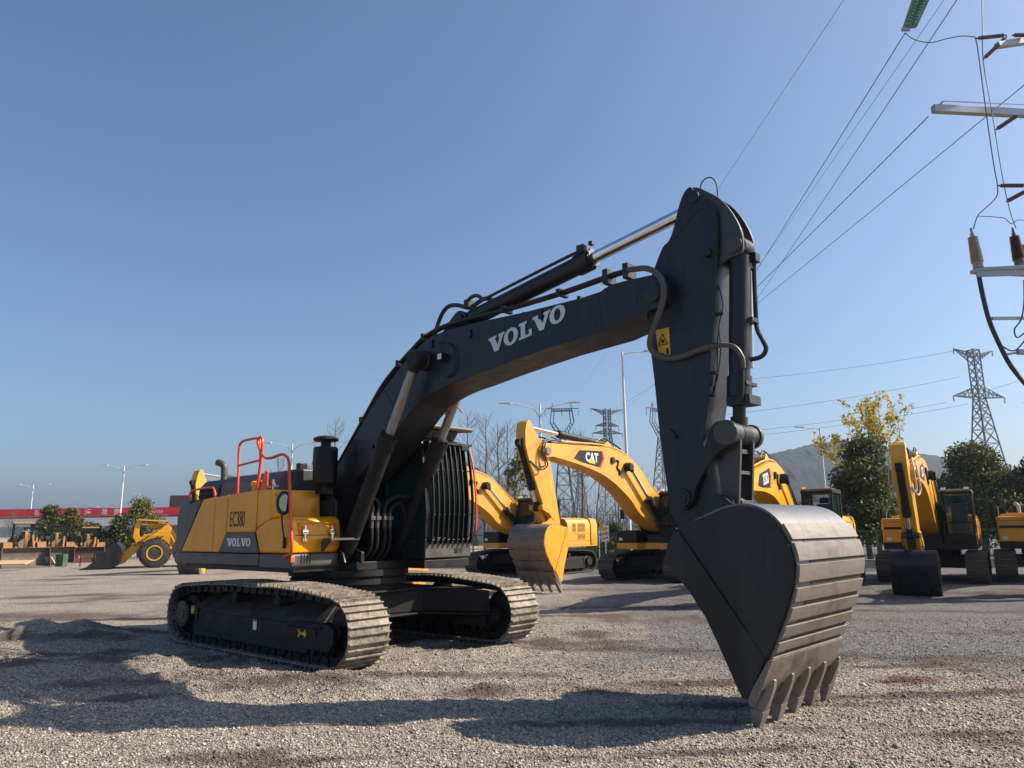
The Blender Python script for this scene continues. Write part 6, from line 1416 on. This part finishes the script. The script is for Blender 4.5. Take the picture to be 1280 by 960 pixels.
# glass insulator strings at the top edge
GI = empty('glass_insulator_string', at(1131, 38, 18)); tag(GI, 'twin string of green glass insulator discs hanging at the top edge', 'insulator string')
oo = at(1131, 38, 18)
for k, (p_, q_) in enumerate((((1134, 34), (1150, -14)), ((1141, 32), (1162, -14)))):
    a_ = at(*p_, 18) - oo; b_ = at(*q_, 18.2) - oo; n = 12; pts = []; rs_ = []
    for i in range(n):
        for f, r_ in ((0, .03), (.25, .12), (.45, .11), (.6, .035)): pts.append(a_.lerp(b_, (i + f) / n)); rs_.append(r_)
    m_ = MB(); m_.rings(pts, rs_, 14); m_.build('glass_discs', 'insgreen', GI, smooth=50)
m_ = MB(); m_.box((0.03, 0, .03), (.22, .06, .10)); m_.build('clamp', 'galv', GI, bevel=.01)
# ------------------------------------------------------------------ power lines
def power_line(p0, p1, sag, r0, lab='thin dark power line sloping down from the upper right towards the far pylons', group='power lines crossing the sky'):
    p0 = Vector(p0); p1 = Vector(p1); pts = []; rs_ = []
    for i in range(41):
        t = (i / 40) ** 1.6; q_ = p0.lerp(p1, t); q_.z -= sag * 4 * t * (1 - t); pts.append(q_); rs_.append(r0)
    m_ = MB(); m_.rings(pts, rs_, 5); o = m_.build('power_line', 'wire', smooth=60); tag(o, lab, 'power line', group); return o
def toward(px0, py0, px1, py1, Y0, Y1, sag, r0, **k):
    """from a near hanging point to a far one"""
    power_line(at(px0, py0, Y0), at(px1, py1, Y1), sag, r0, **k)
toward(1131, 42, 826, 512, 18, 195, 1.0, .014, lab='dark power line clamped to the lower end of the green glass insulator string')
toward(1200, -6, 843, 512, 18, 195, 1.0, .014, lab='dark power line leaving the top edge just right of the glass insulator string')
toward(1184, -6, 812, 512, 18, 195, 1.0, .007, lab='faint thin wire between the two darker lines near the glass insulator string')
toward(1160, 146, 764, 519, 18, 190, 1.2, .014, lab='dark power line tied to the left end of the long steel crossarm')
toward(1300, 90, 752, 519, 18, 190, 1.2, .013, lab='lowest dark power line, passing below the long steel crossarm from the right edge')
toward(1060, -8, 700, 515, 18, 205, 1.0, .007, lab='faint thin wire leftmost of the sky lines, passing behind the arm top')
LB = iter(['top distribution line, from the flat top of the large right pylon', 'second distribution line down, left of the large right pylon body', 'distribution line from the left tip of the large right pylon lower crossarm', 'lowest distribution line left of the large right pylon', 'short line from the right edge to the upper right pylon body', 'line leaving the right tip of the large pylon lower crossarm'])
for (a, b, c, d) in ((1196, 438, 880, 478), (1200, 471, 860, 523), (1183, 503, 860, 545), (1210, 505, 860, 552), (1290, 468, 1200, 492), (1278, 503, 1400, 520)):
    toward(a, b, c, d, 142, 150 if c < a else 120, .8, .03, lab=next(LB), group='distribution lines of the right pylon')

# ------------------------------------------------------------------ hills
def hill(name, ridge, Y, depth, mat, lab=None, step=8.):
    """ridge: list of (x, z)"""
    xs_ = np.arange(ridge[0][0], ridge[-1][0], step); rz_ = np.interp(xs_, [r_[0] for r_ in ridge], [r_[1] for r_ in ridge]); V = []; ny = 34
    for j in range(ny):
        t = j / (ny - 1); y = Y - depth + 2 * depth * t; k = math.sin(pi * min(1, max(0, t))) ** 1.1
        for x, z in zip(xs_, rz_): V.append((x, y, max(-3, z * k + (5 * noise.noise(Vector((x * .02, y * .02, 0))) + 3.2 * abs(noise.noise(Vector((x * .11, y * .11, 5)))) + 1.6 * noise.noise(Vector((x * .3, y * .3, 9)))) * min(1, k * 3))))
    nx_ = len(xs_); Fc = [(j * nx_ + i, j * nx_ + i + 1, (j + 1) * nx_ + i + 1, (j + 1) * nx_ + i) for j in range(ny - 1) for i in range(nx_ - 1)]
    m_ = MB(); m_.add(V, Fc); o = m_.build(name, mat, smooth=0); tag(o, kind='structure'); return o
def hillmat():
    m, nt, b = newmat('forested_hill'); pos = geo_pos(nt); f, nn = noise_fac(nt, .16, 8, .38, .62, pos, .85); c = mixc(nt, f, (.009, .020, .007), (.034, .050, .016)); f2, _ = noise_fac(nt, .02, 3, .5, .65, pos); c = mixc(nt, f2, c, (.06, .048, .03)); nt.links.new(c, b.inputs['Base Color']); b.inputs['Roughness'].default_value = .95
    bp = N(nt, 'ShaderNodeBump'); bp.inputs['Strength'].default_value = 1; bp.inputs['Distance'].default_value = 14; nt.links.new(nn.outputs[0], bp.inputs['Height']); nt.links.new(bp.outputs[0], b.inputs['Normal'])
    return m
M['hill'] = hillmat()
R_ = [(at(px, py, 900).x, at(px, py, 900).z) for px, py in ((860, 640), (880, 612), (905, 592), (930, 580), (960, 569), (985, 566), (1005, 559), (1025, 555), (1040, 554), (1060, 558), (1085, 566), (1110, 570), (1135, 573), (1150, 579), (1170, 588), (1190, 600), (1210, 612), (1240, 625), (1300, 640), (1360, 655))]
hill('hill', R_, 900, 260, M['hill'], step=3.)
R2 = [(at(px, py, 2300).x, at(px, py, 2300).z) for px, py in ((-60, 664), (30, 655), (80, 640), (105, 635), (125, 636), (150, 645), (200, 655), (330, 662), (470, 660), (560, 655), (700, 652), (820, 655), (900, 662))]
hill('distant_hills', R2, 2300, 400, M['hill'], step=12.)
# reddish leaf litter near the bucket
q0 = at(1138, 850, 1); rg = random.Random(9); m_ = MB()
t_ = (HC) / -( _f + _r * ((1138 - 640) / F) - _u * ((850 - 480) / F)).z; g0 = Vector((0, 0, HC)) + (_f + _r * ((1138 - 640) / F) - _u * ((850 - 480) / F)) * t_
for i in range(900):
    x = g0.x + rg.gauss(0, .22); y = g0.y + rg.gauss(0, .12); a = rg.random() * 6.28; s_ = rg.uniform(.008, .022); z = ground_height(x, y) + .02 + rg.random() * .02
    m_.add([(x + s_ * cos(a), y + s_ * sin(a), z), (x + s_ * cos(a + 2), y + s_ * sin(a + 2), z + rg.uniform(0, .012)), (x + s_ * cos(a + 4), y + s_ * sin(a + 4), z)], [(0, 1, 2)])
M['litter'] = leafmat('dry_litter', [(.08, .045, .03), (.16, .08, .045), (.22, .12, .07)], 0)
tag(m_.build('leaf_litter', 'litter', smooth=0), 'reddish brown dry litter lying on the gravel right of the bucket', 'leaf litter', kind='stuff')

# ------------------------------------------------------------------ haze
hz = MB(); hz.b6(-3400, 3400, -50, 5000, -6, 128); hz = hz.build('haze', M['wire'], smooth=0); tag(hz, kind='stuff'); hz['label'] = 'thin pale air haze over the whole yard and hills'; hz['category'] = 'haze'
hm = bpy.data.materials.new('haze'); hm.use_nodes = True; nt = hm.node_tree; nt.nodes.remove(nt.nodes['Principled BSDF'])
pv = nt.nodes.new('ShaderNodeVolumePrincipled'); pv.inputs['Color'].default_value = (.68, .82, 1, 1); pv.inputs['Density'].default_value = .00035; pv.inputs['Anisotropy'].default_value = .6
nt.links.new(pv.outputs[0], nt.nodes['Material Output'].inputs['Volume']); hz.data.materials.clear(); hz.data.materials.append(hm)
